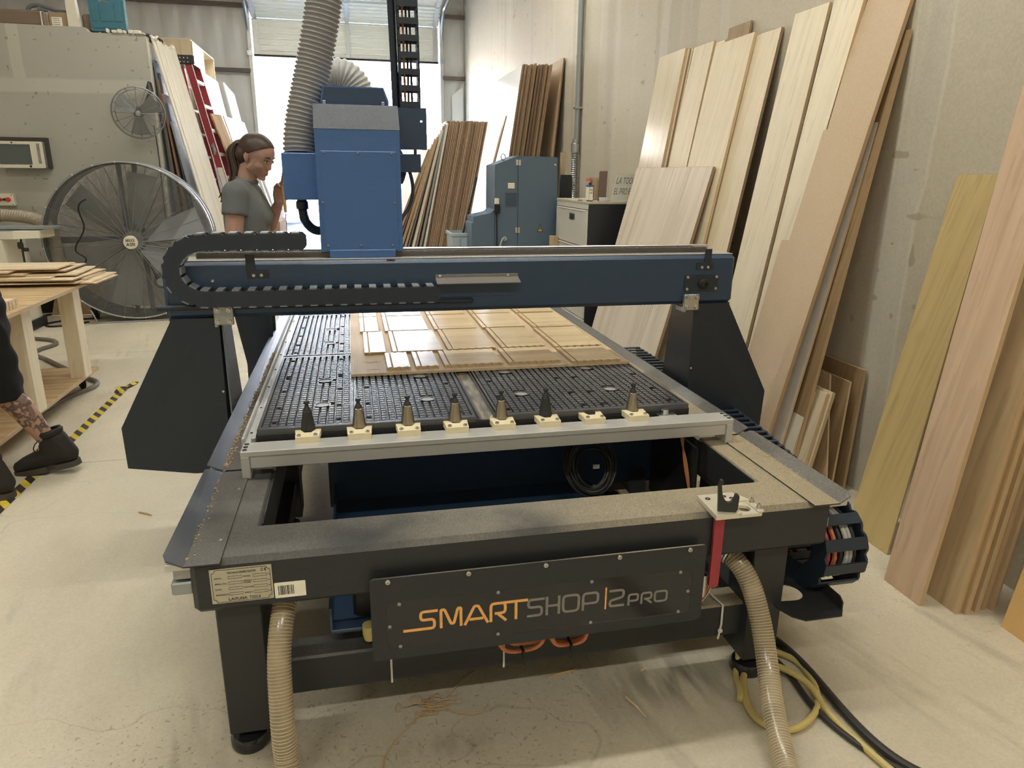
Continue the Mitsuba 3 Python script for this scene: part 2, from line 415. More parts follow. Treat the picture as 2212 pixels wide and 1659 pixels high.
mat('sawdust', proc(c_saw), .9, spec=.1)
mat('wood_bits', (.46, .31, .16), .8, spec=.1)
def c_stripe(p, n, uv): return mix((.22, .14, .08), (.46, .33, .20), noise((p.y + p.x) * 34, p.z * .8, 3.))
mat('striped_laminate', proc(c_stripe), .85, spec=.1)
def c_phen(p, n, uv): return mix((.050, .052, .057), (.085, .087, .092), fbm(p.x * 9, p.y * 9, 2., 3))
mat('phenolic', proc(c_phen), .30, spec=.6)
mat('port_cap', (.30, .30, .30), .4)
def c_chan(p, n, uv):
    d = fbm(p.x * 60, p.y * 14, 1., 3) * (1 - smoothstep(.012, .03, dr.abs(p.x + .035))); return mix((.05, .05, .053), (.30, .26, .20), d)
mat('chan_steel', proc(c_chan), .35, spec=.5)
def c_lip(p, n, uv):
    g = noise(p.x * 420, p.y * 420, p.z * 420); return mix((.045, .05, .058), (.20, .185, .16), smoothstep(.0, 1., p.x) * g * .9)
mat('lip_steel', proc(c_lip), .34, spec=.7)
mat('gantry_top', (.35, .33, .30), .35, .3)
mat('rack_steel', (.16, .15, .15), .45, .6)
mat('shelf_steel', (.20, .19, .18), .4, .2)
mat('leg_veil_blue', (.017, .027, .042), .36, spec=.4)  # near-black legs tinted with some of the blue flare veil
mat('leg_plate', (.12, .14, .17), .25, .3)
def c_sl(p, n, uv):
    g = noise(p.x * 700, p.y * 700, p.z * 700) * noise(p.x * 330, p.y * 330, p.z * 330); return mix((.015, .024, .045), (.075, .085, .105), g)
mat('head_slant', proc(c_sl), .42, spec=.4)
mat('rivet', (.14, .16, .20), .35, .3)
mat('alu_cream', (.74, .70, .58), .38, .6)
mat('tan_edge', (.42, .29, .165), .6)
mat('orange_ply', (.62, .40, .17), .5, spec=.3)
mat('stack_brown', (.20, .125, .09), .6)
mat('fibre_a', (.33, .22, .15), .7)
mat('fibre_b', (.44, .31, .22), .7)
mat('fibre_c', (.24, .155, .105), .7)
mat('warn_yellow', (.62, .44, .10), .5)
mat('file_top', (.50, .46, .36), .45)
mat('can_blue', (.06, .09, .22), .3, spec=.6)
mat('rag_pink', (.48, .20, .16), .9, spec=.1)
mat('small_brown', (.13, .085, .07), .6)
mat('sign_grey', (.58, .58, .50), .5)
mat('bin_grey', (.42, .50, .56), .35)
mat('fan_drum', (.24, .26, .28), .28, .85)
mat('fan_blade', (.30, .32, .34), .4, .7)
mat('ac_grey', (.16, .19, .19), .5, .3)
mat('opening_dark', (.05, .045, .04), .7)
mat('bed_blue', (.33, .37, .41), .3, .4)
mat('beige_hose', (.40, .34, .26), .4)
mat('hose_floor', (.14, .13, .12), .5)
mat('birch_bright', grain((.55, .42, .26), (.76, .64, .46), 8, 2.2, axis='x', knots=False), .45, spec=.4)
mat('ply_edge_pale', (.60, .47, .31), .6)
def c_gyp(p, n, uv):
    g = fbm(p.y * 1.2, p.z * 1.2, p.x, 3); s = smoothstep(.6, .7, noise(p.y * 16, p.z * .9, 4.)) * smoothstep(2.3, 1.2, p.z)
    return mix(mix((.60, .55, .44), (.72, .68, .58), g), (.52, .50, .45), .5 * s)
mat('gypsum', proc(c_gyp), .6, spec=.3)
mat('pane_grey', (.20, .26, .28), .15, spec=.7)
mat('wrap', (.62, .56, .50), .2, spec=.6)
mat('bar_gap_light', (.20, .22, .25), .4, spec=.5)  # chain bars lightened to imitate light showing through the gaps
# ------------------------------------------------------------------ the room
XW, YB, YP = 2.03, 14.5, 7.5          # right wall, back wall, office partition
struct('floor', grid_plane((-8, -6, 0), (8 + XW, 0, 0), (0, 6 + YB, 0)), 'concrete', 'worn grey tan concrete shop floor with cracks and scuffs', False)
struct('wall_right', bx(XW, XW + .15, -6, YB, 0, 5.6, 0), 'shop_wall', 'tall painted plasterboard wall with mudded joints on the right', False)
struct('wall_left', bx(-8.1, -8, -6, YB, 0, 5.6, 0), 'insulation', 'side wall of the shop behind the office', False)
struct('wall_front', bx(-8, XW, -6.1, -6, 0, 5.6, 0), 'shop_wall', 'end wall of the shop opposite the roller door', False)
struct('ceiling', bx(-8, XW, -6, YB, 5.6, 5.7, 0), 'roof_panel', 'metal roof deck of the shop', False)
# back wall with the door opening (x -2.23..1.51, up to z 4.6)
DX0, DX1, DZ = -2.22, 1.50, 4.55
def wrinkled(x0, x1, z0, z1, seed, nx=40, nz=40, amp=.03):
    X, Z = np.meshgrid(np.linspace(x0, x1, nx), np.linspace(z0, z1, nz), indexing='ij')
    q = np.stack([X.ravel() * 3.2 + seed, Z.ravel() * .8, X.ravel() * 0 + seed], 1)
    d = amp * ((np.sin(q[:, 0] * 5 + 2 * np.sin(q[:, 1] * 2.2 + seed)) * .5 + np.sin(q[:, 0] * 11 + q[:, 1] * 3) * .3))
    v = np.stack([X.ravel(), YB - .012 + d * 0.7 - .02, Z.ravel()], 1); f = []
    for i in range(nx - 1):
        for j in range(nz - 1):
            a = i * nz + j; f += [[a, a + nz, a + nz + 1], [a, a + nz + 1, a + 1]]
    return tri(v, f)
back = cat([bx(-8, DX0 - .02, YB, YB + .15, 0, 5.6, 0), bx(DX1 + .02, XW, YB, YB + .15, 0, 5.6, 0), bx(DX0 - .02, DX1 + .02, YB, YB + .15, DZ, 5.6, 0)])
struct('wall_back', back, 'insulation', 'insulated metal end wall around the roller door', False)
put('wall_back__insulation_sheet', wrinkled(-8, DX0 - .03, 0.2, 5.6, 1.3, 110, 40), 'insulation', True)
put('wall_back__insulation_sheet', wrinkled(DX1 + .03, XW - .01, 0.2, 5.6, 4.1, 16, 40), 'insulation', True)
for z in (1.15, 2.2, 3.49, 4.66):
    put('wall_back__girt', bx(-8, DX0 - .05, YB - .16, YB - .04, z - .035, z + .035, .004), 'girt')
    put('wall_back__girt', bx(DX1 + .05, XW - .01, YB - .16, YB - .04, z - .035, z + .035, .004), 'girt')
put('wall_back__door_jamb', bx(DX0 - .07, DX0, YB - .14, YB + .16, 0, 4.6, .004), 'door_steel')
put('wall_back__door_jamb', bx(DX1, DX1 + .07, YB - .14, YB + .16, 0, 4.6, .004), 'door_steel')
# office partition (lower room at the left), its side wall, its roof deck
def torn(x0, x1, y, zbase, amp, seed, n=60):
    r = np.random.default_rng(seed); xs = np.linspace(x0, x1, n)
    z = zbase + amp * np.cumsum(r.normal(0, .35, n)) * .25 + r.normal(0, amp * .5, n)
    return xs, np.clip(z, zbase - 2 * amp, zbase + 2 * amp)
xs, zs = torn(-3.13, -2.56, YP, 2.985, .010, 4, 40)
poly = [(-8, 0), (-2.56, 0)] + list(zip(xs[::-1], zs[::-1])) + [(-3.16, 3.03), (-8, 3.045)]
struct('wall_office', extr(poly, YP, YP + .13, 'y'), 'partition_paint', 'tan plasterboard office partition with unpainted mud bands', False)
ys, zs2 = torn(YP, 11.9, 0, 2.93, .012, 8, 70)
put('wall_office__side_wall', extr([(YP + .006, 0), (11.9, 0)] + list(zip(ys[::-1], zs2[::-1])), -2.69, -2.56, 'x'), 'offwhite_panel', False)
put('wall_office__roof_deck', bx(-8, -2.6, YP + .05, 11.9, 2.80, 2.86, .003), 'tan_ply')
m = np.random.default_rng(3)
crumbs = [bx(x, x + m.uniform(.02, .07), YP - .02, YP + m.uniform(.02, .1), 2.985, 2.985 + m.uniform(.015, .05), .006) for x in np.linspace(-2.95, -2.62, 7)]
put('wall_office__torn_edge', cat(crumbs), 'offwhite_panel', kind='stuff')
# conduits on the right wall
def pipe(yc, z0, z1, r, name, lab, flex=False):
    k = thing(name, lab, 'conduit')
    put(k + '__pipe', tube([(XW - r - .01, yc, z0), (XW - r - .01, yc, z1)], r, 12), 'galv_dull')
    if flex:
        put(k + '__flexible_sleeve', corrugated([(XW - .055, yc, 1.30), (XW - .055, yc + .01, 1.82)], .036, .004, .022, 14), 'galv')
        put(k + '__coupling', lathe([(.02, 0), (.048, 0), (.048, .09), (.034, .1), (.034, .14), (.02, .14)], (XW - .055, yc, 1.80)), 'galv')
    for z in np.arange(z0 + .35, z1, 1.3):
        put(k + '__clamp', bx(XW - 2 * r - .02, XW - .001, yc - r - .01, yc + r + .01, z, z + .02, .002), 'galv')
pipe(6.2, 1.9, 5.5, .032, 'conduit_pipe', 'grey conduit with ribbed sleeve running down the right wall behind the filing cabinet', True)

# ------------------------------------------------------------------ roller door: half open, upper sections turned under the roof
door = 'door_1'
labels[door] = {'label': 'half open white sectional roller door in the end wall', 'kind': 'structure'}
def section(k, p0, dz, dy, h):
    """ribbed panel from p0 going up along (dy, dz)"""
    L = math.hypot(dy, dz); ty, tz = dy / L, dz / L; ny, nz = -tz, ty
    prof = []; nrib = 6
    for i in range(nrib):
        a = h * i / nrib; s = h / nrib
        prof += [(a, 0), (a + s * .62, 0), (a + s * .72, .028), (a + s * .90, .028), (a + s, 0)]
    f_ = [(p0[0] + ty * a + ny * b, p0[1] + tz * a + nz * b) for a, b in prof]
    bk = [(y - ny * .02, z - nz * .02) for y, z in f_]
    pl = Polygon(f_ + bk[::-1]).buffer(0)
    m_ = extr(pl, DX0 + .03, DX1 - .03, 'x')
    put(door + '__panel_section', m_, 'door_panel', False)
    for x in (DX0 + .10, -.36, .55, DX1 - .10):
        q = np.array([(p0[0] + ny * .03 + ty * a, p0[1] + nz * .03 + tz * a) for a in (0, h)])
        put(door + '__stile', hull([(x + sx, y + dn * ny, z + dn * nz) for sx in (-.04, .04) for y, z in q for dn in (0, .012)]), 'door_steel')
    put(door + '__hinge_rail', bx(DX0 + .03, DX1 - .03, p0[0] - .012 + dy * h / L - .02, p0[0] + .012 + dy * h / L, p0[1] + dz * h / L - .012, p0[1] + dz * h / L + .012, .003), 'door_steel')
section(door, (YB - .06, 3.80), 1, 0, .64)
section(door, (YB - .085, 4.46), .42, -.9, .64)
section(door, (YB - .69, 4.74), .16, -1, .64)
section(door, (YB - 1.34, 4.85), .05, -1, .64)
section(door, (YB - 1.99, 4.885), .05, -1, .64)
put(door + '__bottom_seal', bx(DX0 + .03, DX1 - .03, YB - .09, YB - .03, 3.765, 3.80, .006), 'rubber')
for x, s in ((DX0 - .045, -1), (DX1 + .045, 1)):
    arc = [(x, YB - .10, 0.02), (x, YB - .10, 4.1)] + [(x, YB - .10 - .55 * (1 - math.cos(t)), 4.1 + .62 * math.sin(t)) for t in np.linspace(.15, PI / 2, 9)] + [(x, YB - 2.9, 4.86)]
    put(door + '__track', tube(arc, .035, 6), 'galv')
    put(door + '__track_bracket', bx(x - .05, x + .05, YB - .16, YB - .02, 3.76, 3.86, .004), 'galv')

# ------------------------------------------------------------------ outside
struct('ground_outside', bx(-40, 40, YB + .0, 90, -.06, -.005, 0), 'out_concrete', 'sunlit concrete yard outside the roller door', False)
k = 'neighbour_building'
labels[k] = {'label': 'pale low building across the yard with a dusky band', 'category': 'building'}
put(k + '__wall', bx(-25, 25, 38, 48, 0, 8.5, .02), 'out_wall')
put(k + '__band', bx(-25.02, 25.02, 37.96, 38.05, 5.05, 5.42, .01), 'out_band')
for x in (-9, -3, 3, 9): put(k + '__roll_door', bx(x - 1.9, x + 1.9, 37.93, 38.02, 0, 3.6, .01), 'white_paint')
def car(name, label, x, y, L, mat_, deg):
    k = thing(name, label, 'car')
    pr = [(0, .35), (.02, .62), (.20, .78), (.95, .86), (1.45, 1.36), (1.9, 1.43), (2.9, 1.42), (3.45, 1.05), (4.15, .93), (4.32, .60), (4.3, .33), (3.8, .25), (.5, .25)]
    s = L / 4.32
    pl = Polygon([((a - 2.16) * s, b) for a, b in pr]).buffer(-.06).buffer(.06, quad_segs=4)
    R = rot('z', deg); t = (x, y, 0)
    body = m3.Manifold(m3.Mesh(*[np.asarray(q, dt) for q, dt in zip((lambda e: (e.vertices, e.faces))(extr(pl, -.86, .86, 'y')), (np.float32, np.uint32))]))
    for a in (.75, 3.45): body = body - mcyl(((a - 2.16) * s, -1.0, .33), .40, 2.0, 20, 'y')
    put(k + '__body', place(tm(body), R, t), mat_)
    gl = Polygon([((a - 2.16) * s, b) for a, b in [(1.12, .93), (1.52, 1.31), (1.95, 1.37), (2.85, 1.36), (3.25, 1.06), (3.2, .96)]])
    for sy in (-1, 1): put(k + '__window', place(extr(gl, sy * .865 - .006, sy * .865 + .006, 'y'), R, t), 'glass_dark')
    put(k + '__windscreen', place(slab([((1.02 - 2.16) * s, -.72, .93), ((1.02 - 2.16) * s, .72, .93), ((1.43 - 2.16) * s, .66, 1.33), ((1.43 - 2.16) * s, -.66, 1.33)], .03), R, t), 'glass_dark')
    put(k + '__rear_window', place(slab([((3.52 - 2.16) * s, -.70, 1.02), ((3.52 - 2.16) * s, .70, 1.02), ((3.0 - 2.16) * s, .62, 1.40), ((3.0 - 2.16) * s, -.62, 1.40)], .03), R, t), 'glass_dark')
    for a in (.75, 3.45):
        for sy in (-.80, .80):
            put(k + '__wheel', place(lathe([(0, -.1), (.2, -.1), (.31, -.09), (.32, 0), (.31, .09), (.2, .1), (0, .1)], ((a - 2.16) * s, sy, .32), (0, 1, 0), 20), R, t), 'rubber')
    for sy in (-.6, .6):
        put(k + '__headlight', place(bx(-2.17 * s, -2.10 * s, sy - .16, sy + .16, .60, .72, .02), R, t), 'white_gloss')
        put(k + '__tail_light', place(bx(2.05 * s, 2.165 * s, sy - .16, sy + .16, .66, .80, .02), R, t), 'red_bright')
    put(k + '__number_plate', place(bx(2.14 * s, 2.185 * s, -.22, .22, .48, .60, .004), R, t), 'white_paint')
car('car', 'blue car parked outside the door, left of the cutting head', -3.0, 21.5, 4.4, 'car_blue', 78)
car('car', 'red car parked outside the door, right of the cutting head', 1.7, 21.0, 4.3, 'car_red', 88)
# ------------------------------------------------------------------ the router: one thing, its parts and their pieces
R_ = thing('cnc_router', 'large dark grey flatbed router with gantry bridge and slotted vacuum table', 'cnc router')
ZT, YE = .636, 3.95
# frame: front beam, side beams, cross beams
fr = mf(bx(-.9, .9, 0, .1845, .489, ZT, .014))
for s in (-1, 1):
    fr += mf(bx(*sorted((s * .747, s * .9)), .1, YE, .489, ZT, .010))
fr += mbox(-.8, .8, 1.0, 1.06, .50, .62) + mbox(-.8, .8, 2.0, 2.1, .50, .62) + mf(bx(-.9, .9, YE - .15, YE, .489, ZT, .01))
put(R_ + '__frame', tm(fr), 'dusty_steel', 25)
for x in (.742, -.747): put(R_ + '__frame__hatch_lip', bx(x, x + .005, .184, .54, .52, ZT + .001, .001), 'black_steel')
put(R_ + '__inner_tray', cat([bx(-.58, .46, .10, .95, .318, .328, .002), bx(-.58, -.572, .10, .95, .328, .40, .001)]), 'veil_navy')
put(R_ + '__inner_tray__back_sheet', bx(-.60, .746, .95, .96, .30, .56, .002), 'veil_navy')
put(R_ + '__inner_tray__side_sheet', cat([bx(.735, .745, .55, .95, .26, .60, .002), bx(.50, .745, .25, .95, .20, .21, .002)]), 'black_steel')
put(R_ + '__inner_tray__channel', hull([(x, y, z) for x0, y, z0 in ((.40, .35, .34), (.62, .90, .34)) for x in (x0, x0 + .07) for z in (z0, z0 + .05)]), 'black_steel')
# legs and feet
def leg(x0, x1, y0, y1, taper=.0):
    m_ = hull([(x, y, z) for x, y in ((x0 + .003, y0), (x1 - .003, y0), (x0, y0 + .003), (x1, y0 + .003), (x0, y1), (x1, y1)) for z in (.072, .495)])
    put(R_ + '__leg', m_, 'black_steel')
    xc, yc = (x0 + x1) / 2, (y0 + y1) / 2
    put(R_ + '__levelling_foot', lathe([(0, 0), (.050, 0), (.054, .008), (.054, .026), (.047, .040), (.030, .046), (.016, .048), (.016, .075), (0, .075)], (xc - .012, yc - .02, 0), (0, 0, 1), 28), 'black_gloss', 40)
for y0 in (.05, 1.35, 2.6, 3.75):
    leg(-.862, -.748, y0, y0 + .13); leg(.692, .806, y0, y0 + .13)
put(R_ + '__side_cover', cat([bx(-.885, -.872, .20, 1.3, .30, .48, .002), hull([(-.885, .20, .30), (-.872, .20, .30), (-.885, 1.2, .30), (-.872, 1.2, .30), (-.872, .28, .17), (-.885, .28, .17), (-.872, 1.1, .17), (-.885, 1.1, .17)])]), 'black_steel')
put(R_ + '__stretcher', bx(-.75, .70, .082, .18, .148, .265, .006), 'dusty_steel')
put(R_ + '__stretcher', bx(-.75, .70, 2.62, 2.70, .148, .265, .006), 'black_steel')
for s in (-.80, .75): put(R_ + '__stretcher', bx(s - .04, s + .04, .18, 3.75, .17, .25, .004), 'black_steel')
for x, z0 in ((-.416, .148), (-.086, .148)):
    put(R_ + '__cable_tie', cat([bx(x - .003, x + .003, .078, .082, z0 - .002, .268, .001), bx(x - .003, x + .003, .08, .185, .265, .269, .001)]), 'white_cable')
put(R_ + '__cable_tie', cat([tube([(.604, .17, .275), (.607, .12, .272), (.618, .078, .268), (.619, .077, .20), (.612, .077, .146)], .0035, 6), bx(.609, .623, .070, .080, .170, .182, .002)]), 'white_cable')
# front name panel with the smoked window and its lettering
out = rrect(-.466, .310, .480, .556, .012); win = rrect(-.427, .342, .443, .484, .022)
put(R_ + '__name_panel', extr(out.difference(win), -.033, -.027, 'y'), 'dusty_steel')
put(R_ + '__name_panel__window', extr(win.buffer(-.0005), -.0325, -.029, 'y'), 'black_gloss')
put(R_ + '__name_panel__rear_box', bx(-.45, .46, -.027, -.001, .33, .52, .003), 'black_steel')
for i, x in enumerate(np.linspace(-.419, .427, 5)): put(R_ + '__name_panel__bolt', bolt((x, -.033, .547), (0, -1, 0), .0072, .006), 'steel')
for x, z in [(-.392, .477), (-.127, .479), (.138, .479), (.404, .477), (-.419, .412), (-.393, .348), (-.127, .348), (.140, .348), (.407, .347), (.432, .412)]:
    put(R_ + '__name_panel__screw', bolt((x, -.033, z), (0, -1, 0), .0050, .003), 'galv_dull')
def strokes(paths, x0, z0, w, h, t):
    g = []
    for pth in paths:
        q = LineString([(x0 + a * w, z0 + b * h) for a, b in pth])
        g.append(q.buffer(t / 2, cap_style='flat', join_style='round', quad_segs=3))
    return unary_union(g)
e = .065
def rc(pts, r=.18):
    """polyline with its inner corners rounded"""
    pts = [np.array(p_, float) for p_ in pts]; o = [pts[0]]
    for a, b, c in zip(pts, pts[1:], pts[2:]):
        u, v = a - b, c - b; lu, lv = np.linalg.norm(u), np.linalg.norm(v); d = min(r, lu * .45, lv * .45)
        for s in (0, .33, .67, 1): 
            p0, p2 = b + u / lu * d, b + v / lv * d; o.append((1 - s) ** 2 * p0 + 2 * s * (1 - s) * b + s * s * p2)
    return o + [pts[-1]]
GL = {'S': [rc([(1.12, 1 - e), (e, 1 - e), (e, .52), (1 - e, .52), (1 - e, e), (-.02, e)], .2)],
      'S1': [rc([(1.16, 1 - e), (e, 1 - e), (e, .52), (1 - e, .52), (1 - e, e), (-1.05, e)], .2)],
      'M': [rc([(e, 0), (e, 1 - e), (.22, 1 - e), (.50, .18), (.62, .18), (.80, 1 - e), (1 - e, 1 - e), (1 - e, 0)], .12)],
      'A': [rc([(.0, 0), (.42, 1 - e), (.58, 1 - e), (1.0, 0)], .1), [(.2, .27), (.8, .27)]],
      'R': [rc([(e, 0), (e, 1 - e), (1 - e, 1 - e), (1 - e, .42), (.30, .42)], .2), [(.45, .42), (1.0, 0)]],
      'T': [[(-.40, 1 - e), (1.3, 1 - e)], [(.5, 0), (.5, 1)]],
      'H': [[(e, 0), (e, 1)], [(1 - e, 0), (1 - e, 1)], [(0, .5), (1, .5)]],
      'O': [rc([(.5, 1 - e), (e, 1 - e), (e, e), (1 - e, e), (1 - e, 1 - e), (.5, 1 - e)], .24)],
      'P': [rc([(e, 0), (e, 1 - e), (1 - e, 1 - e), (1 - e, .38), (e, .38)], .2)],
      '2': [rc([(0, 1 - e), (1 - e, 1 - e), (1 - e, .54), (e, .38), (e, e), (1, e)], .18)],
      '|': [[(.5, -.06), (.5, 1.06)]]}
def word(seq, z0, h, t): return unary_union([strokes(GL[g], x, z0, w, h, t) for g, x, w in seq])
Z0 = .3885
smart = word([('S1', -.340, .042), ('M', -.287, .062), ('A', -.219, .064), ('R', -.150, .046), ('T', -.098, .042)], Z0, .060, .0078)
shop = word([('S', -.045, .044), ('H', .008, .040), ('O', .054, .052), ('P', .112, .050)], Z0, .058, .0074)
pro = word([('2', .192, .046)], Z0, .056, .0074).union(word([('P', .249, .032), ('R', .288, .034), ('O', .328, .042)], Z0 - .001, .037, .0062))
put(R_ + '__name_panel__lettering', extr(smart, -.0338, -.0323, 'y'), 'orange_print', False)
put(R_ + '__name_panel__lettering', extr(shop.union(pro), -.0336, -.0323, 'y'), 'grey_print', False)
put(R_ + '__name_panel__lettering', extr(strokes(GL['|'], .174, Z0, .016, .062, .0045), -.0338, -.0323, 'y'), 'orange_print', False)
# rating plate and barcode sticker
npx = R_ + '__rating_plate'
put(npx, extr(rrect(-.853, .517, -.705, .614, .002), -.0025, -.0002, 'y'), 'plate')
X0, X1, Zb, Zt = -.853, -.705, .517, .614; fx = lambda u: X0 + u * (X1 - X0); fz = lambda v: Zt - v * (Zt - Zb)
ln = []
bord = rrect(fx(.03), fz(.97), fx(.97), fz(.035), .001)
for cx, cz in ((0, 0), (1, 0), (0, 1), (1, 1)): bord = bord.difference(Point(fx(.03 + .94 * cx), fz(.035 + .935 * cz)).buffer(.0085))
ln.append(extr(bord.boundary.buffer(.0005), -.0031, -.0024, 'y'))
def tx(s, u, v, h, w=None, **kw): return text(s, h, (fx(u), -.0024, fz(v)), (1, 0, 0), (0, 0, 1), .0006, width=w, **kw)
W_ = X1 - X0
ln += [tx('CNC MACHINING CENTER', .28, .16, .0050, .46 * W_, bold=True), tx('C \u20ac', .82, .165, .0085, .09 * W_, bold=True)]
for v, a, b, u in ((.29, 'MODEL:', 'POWER:', 'KW'), (.45, 'SERIAL NO.:', 'SPINDLE', 'KW'), (.61, 'DATE:', 'VOLTAGE:', 'HZ'), (.77, 'DIMENSION:', 'WEIGHT:', 'KG')):
    ln += [tx(a, .07, v, .0036, bold=True), tx(b, .53, v - (.03 if b == 'SPINDLE' else 0), .0034, bold=True), tx(u, .925, v, .0032)]
    for u0, u1 in ((.29, .51), (.69, .91)):
        ln.append(extr(sbox(fx(u0), fz(v + .015), fx(u1), fz(v - .055)).boundary.buffer(.0003), -.0031, -.0024, 'y'))
ln += [tx('POWER:', .53, .475, .0034, bold=True), tx('LAGUNA', .26, .935, .0072, .30 * W_, bold=True), tx('TOOLS', .60, .935, .0072, .18 * W_, bold=True)]
put(npx + '__lettering', cat(ln), 'ink', False)
for cx, cz in ((.05, .06), (.95, .06), (.05, .94), (.95, .94)): put(npx + '__rivet', bolt((fx(cx), -.0025, fz(cz)), (0, -1, 0), .0026, .0015), 'steel')
bc = R_ + '__barcode_sticker'
put(bc, extr(rrect(-.7025, .514, -.626, .558, .002), -.0012, -.0002, 'y'), 'paper')
r5 = np.random.default_rng(5); bars = []; x = -.694
while x < -.655:
    w = r5.choice([.0006, .001, .0016, .0022]); bars.append(bx(x, x + w, -.0017, -.0011, .5225, .549, 0)); x += w + r5.choice([.0006, .001, .0014])
put(bc + '__bars', cat(bars), 'ink', False)
# side deck plates with folded lips (two on each side)
for s in (-1, 1):
    for y0, y1 in ((-.022, .562), (.575, YE)):
        a, b, c = s * .822, s * .905, s * .958
        r = .04 if y0 < 0 else .015
        pl = [(a, y0), (b, y0), (b, y1), (a, y1)]
        put(R_ + '__deck_plate', extr(Polygon(pl) if s > 0 else Polygon(pl[::-1]), .6365, .6405, 'z'), 'dusty_steel')
        v = [(b, y0, .6365), (c - s * .012, y0 + .010, .6515), (c, y0 + r, .6545), (c, y1 - .012, .6545), (c - s * .01, y1, .652), (b, y1, .6365)]
        va = np.array(v); vb = va + np.array([-s * .0015, 0, .0035])
        n_ = len(va); ff = []
        for i in range(1, n_ - 1): ff += [[0, i, i + 1], [n_, n_ + i + 1, n_ + i]]
        for i in range(n_): j = (i + 1) % n_; ff += [[i, n_ + i, n_ + j], [i, n_ + j, j]]
        mm = tri(np.vstack([va, vb]), ff); mm.fix_normals()
        put(R_ + '__deck_plate__lip', mm, 'lip_steel', False)
        for yy in ((.10, .42) if y0 < 0 else (.9, 1.6, 2.3)):
            put(R_ + '__deck_plate__screw', bolt((s * .838, yy, .6405), (0, 0, 1), .005, .002), 'alu')
# bearing rails under the lips
for s in (-1, 1):
    put(R_ + '__rail_strip', bx(*sorted((s * .897, s * .957)), .01, YE, .612, .631, .002), 'alu_matt')
    put(R_ + '__guide_rail', cat([bx(*sorted((s * .900, s * (.945 if s < 0 else .915))), .03, YE, .575, .606, .004), bx(*sorted((s * .9, s * (.952 if s < 0 else .915))), .025, YE, .535, .570, .004)]), 'galv_dull')
# tool rack
rk = R_ + '__tool_rack'
put(rk, cat([bx(-.838, .842, .500, .583, .709, .7275, .002), bx(-.812, .816, .506, .577, .668, .709, .002)]), 'alu_matt')
for x in (-.838, .816): put(rk + '__post', bx(x, x + .026, .500, .583, ZT, .709, .002), 'alu_matt')
for x in (-.826, .830):
    for y in (.516, .541, .567): put(rk + '__bolt', lathe([(.0028, .0004), (.0072, .0004), (.0075, .0012), (.0028, .0012)], (x, y, .7275), (0, 0, 1), 14), 'rubber')
FX = [-.638, -.473, -.311, -.150, .012, .172, .335, .498]
def fork(x):
    base = Polygon([(-.037, -.030), (.037, -.030), (.038, .0), (.042, .045), (.030, .072), (.021, .072), (.019, .060), (.0225, .045), (.017, .025), (.011, .013), (-.011, .013), (-.017, .025), (-.0225, .045), (-.019, .060), (-.021, .072), (-.030, .072), (-.042, .045), (-.038, 0)]).buffer(-.002).buffer(.002)
    k_ = put(rk + '__tool_fork', place(extr(base, 0, .020), None, (x, .575, .7275)), 'cream')
    for sx in (-.026, .026): put(k_ + '__bolt', place(bolt((sx, -.018, .020), (0, 0, 1), .0068, .006), None, (x, .575, .7275)), 'steel')
    arcs = []
    for sg in (-1, 1):
        t = np.linspace(.25, 1.25, 7); arcs.append(tube([(sg * .029 * math.sin(q + .35), .044 + .027 * math.cos(q + .35), .0215) for q in t], .0018, 5))
    put(k_ + '__spring', place(cat(arcs), None, (x, .575, .7275)), 'steel')
for x in FX: fork(x)
for i, x in enumerate(FX):
    if i == 6: continue
    dark = i in (0, 5)
    names = ['first', 'second', 'third', 'fourth', 'fifth', 'sixth', '', 'last']
    lab = f'{"black" if dark else "brushed steel"} tapered tool holder standing {["in the leftmost fork", "second from the left", "third from the left", "fourth from the left, left of the table channel", "fifth from the left, just past the table channel", "left of the empty fork", "", "in the rightmost fork, right of the empty fork"][i]} of the rack'
    t_ = thing('tool_holder', lab, 'tool holder', 'tool holders in the rack')
    y_, z_ = .620, .7475
    put(t_ + '__taper', lathe([(0, -.010), (.020, -.010), (.0245, -.006), (.0245, .003), (.0232, .005), (.0142, .063), (.012, .065), (0, .065)], (x, y_, z_), (0, 0, 1), 28), 'black_steel' if dark else 'cone_steel', 35)
    put(t_ + '__pull_stud', lathe([(0, .064), (.0128, .064), (.0128, .068), (.0075, .077), (.0055, .083), (.0055, .086), (.009, .089), (.0095, .093), (.0075, .0975), (0, .0975)], (x, y_, z_), (0, 0, 1), 20), 'black_steel', 35)
    put(t_ + '__flange', lathe([(0, -.022), (.022, -.022), (.024, -.016), (.019, -.010), (0, -.010)], (x, y_, z_), (0, 0, 1), 24), 'steel' if not dark else 'black_steel')
# vacuum table: base, slotted panels, channel
ZB = .756
put(R_ + '__table_base', bx(-.803, .722, .6135, YE - .2, .700, .742, .003), 'black_steel')
put(R_ + '__table_support', bx(-.78, .70, .63, YE - .3, .62, .701, .003), 'black_steel')
put(R_ + '__table_rail', cat([bx(-.856, -.846, .655, YE - .2, .66, .716, .002), bx(-.846, -.826, .655, YE - .2, .66, .700, .002), bx(-.826, -.810, .655, YE - .2, .66, .716, .002)]), 'alu_matt')
for y in np.arange(.75, 3.4, .28): put(R_ + '__table_rail__screw', bolt((-.836, y, .700), (0, 0, 1), .005, .002), 'rubber')
put(R_ + '__table_rail', bx(.724, .733, .66, YE - .2, .66, .722, .002), 'alu_matt')
put(R_ + '__table_channel', cat([bx(-.076, .0, .6135, 3.62, .742, .7475, .001), bx(-.070, -.066, .6135, 3.62, .7475, .756, .001), bx(-.010, -.006, .6135, 3.62, .7475, .756, .001)]), 'chan_steel')
pit = .0259
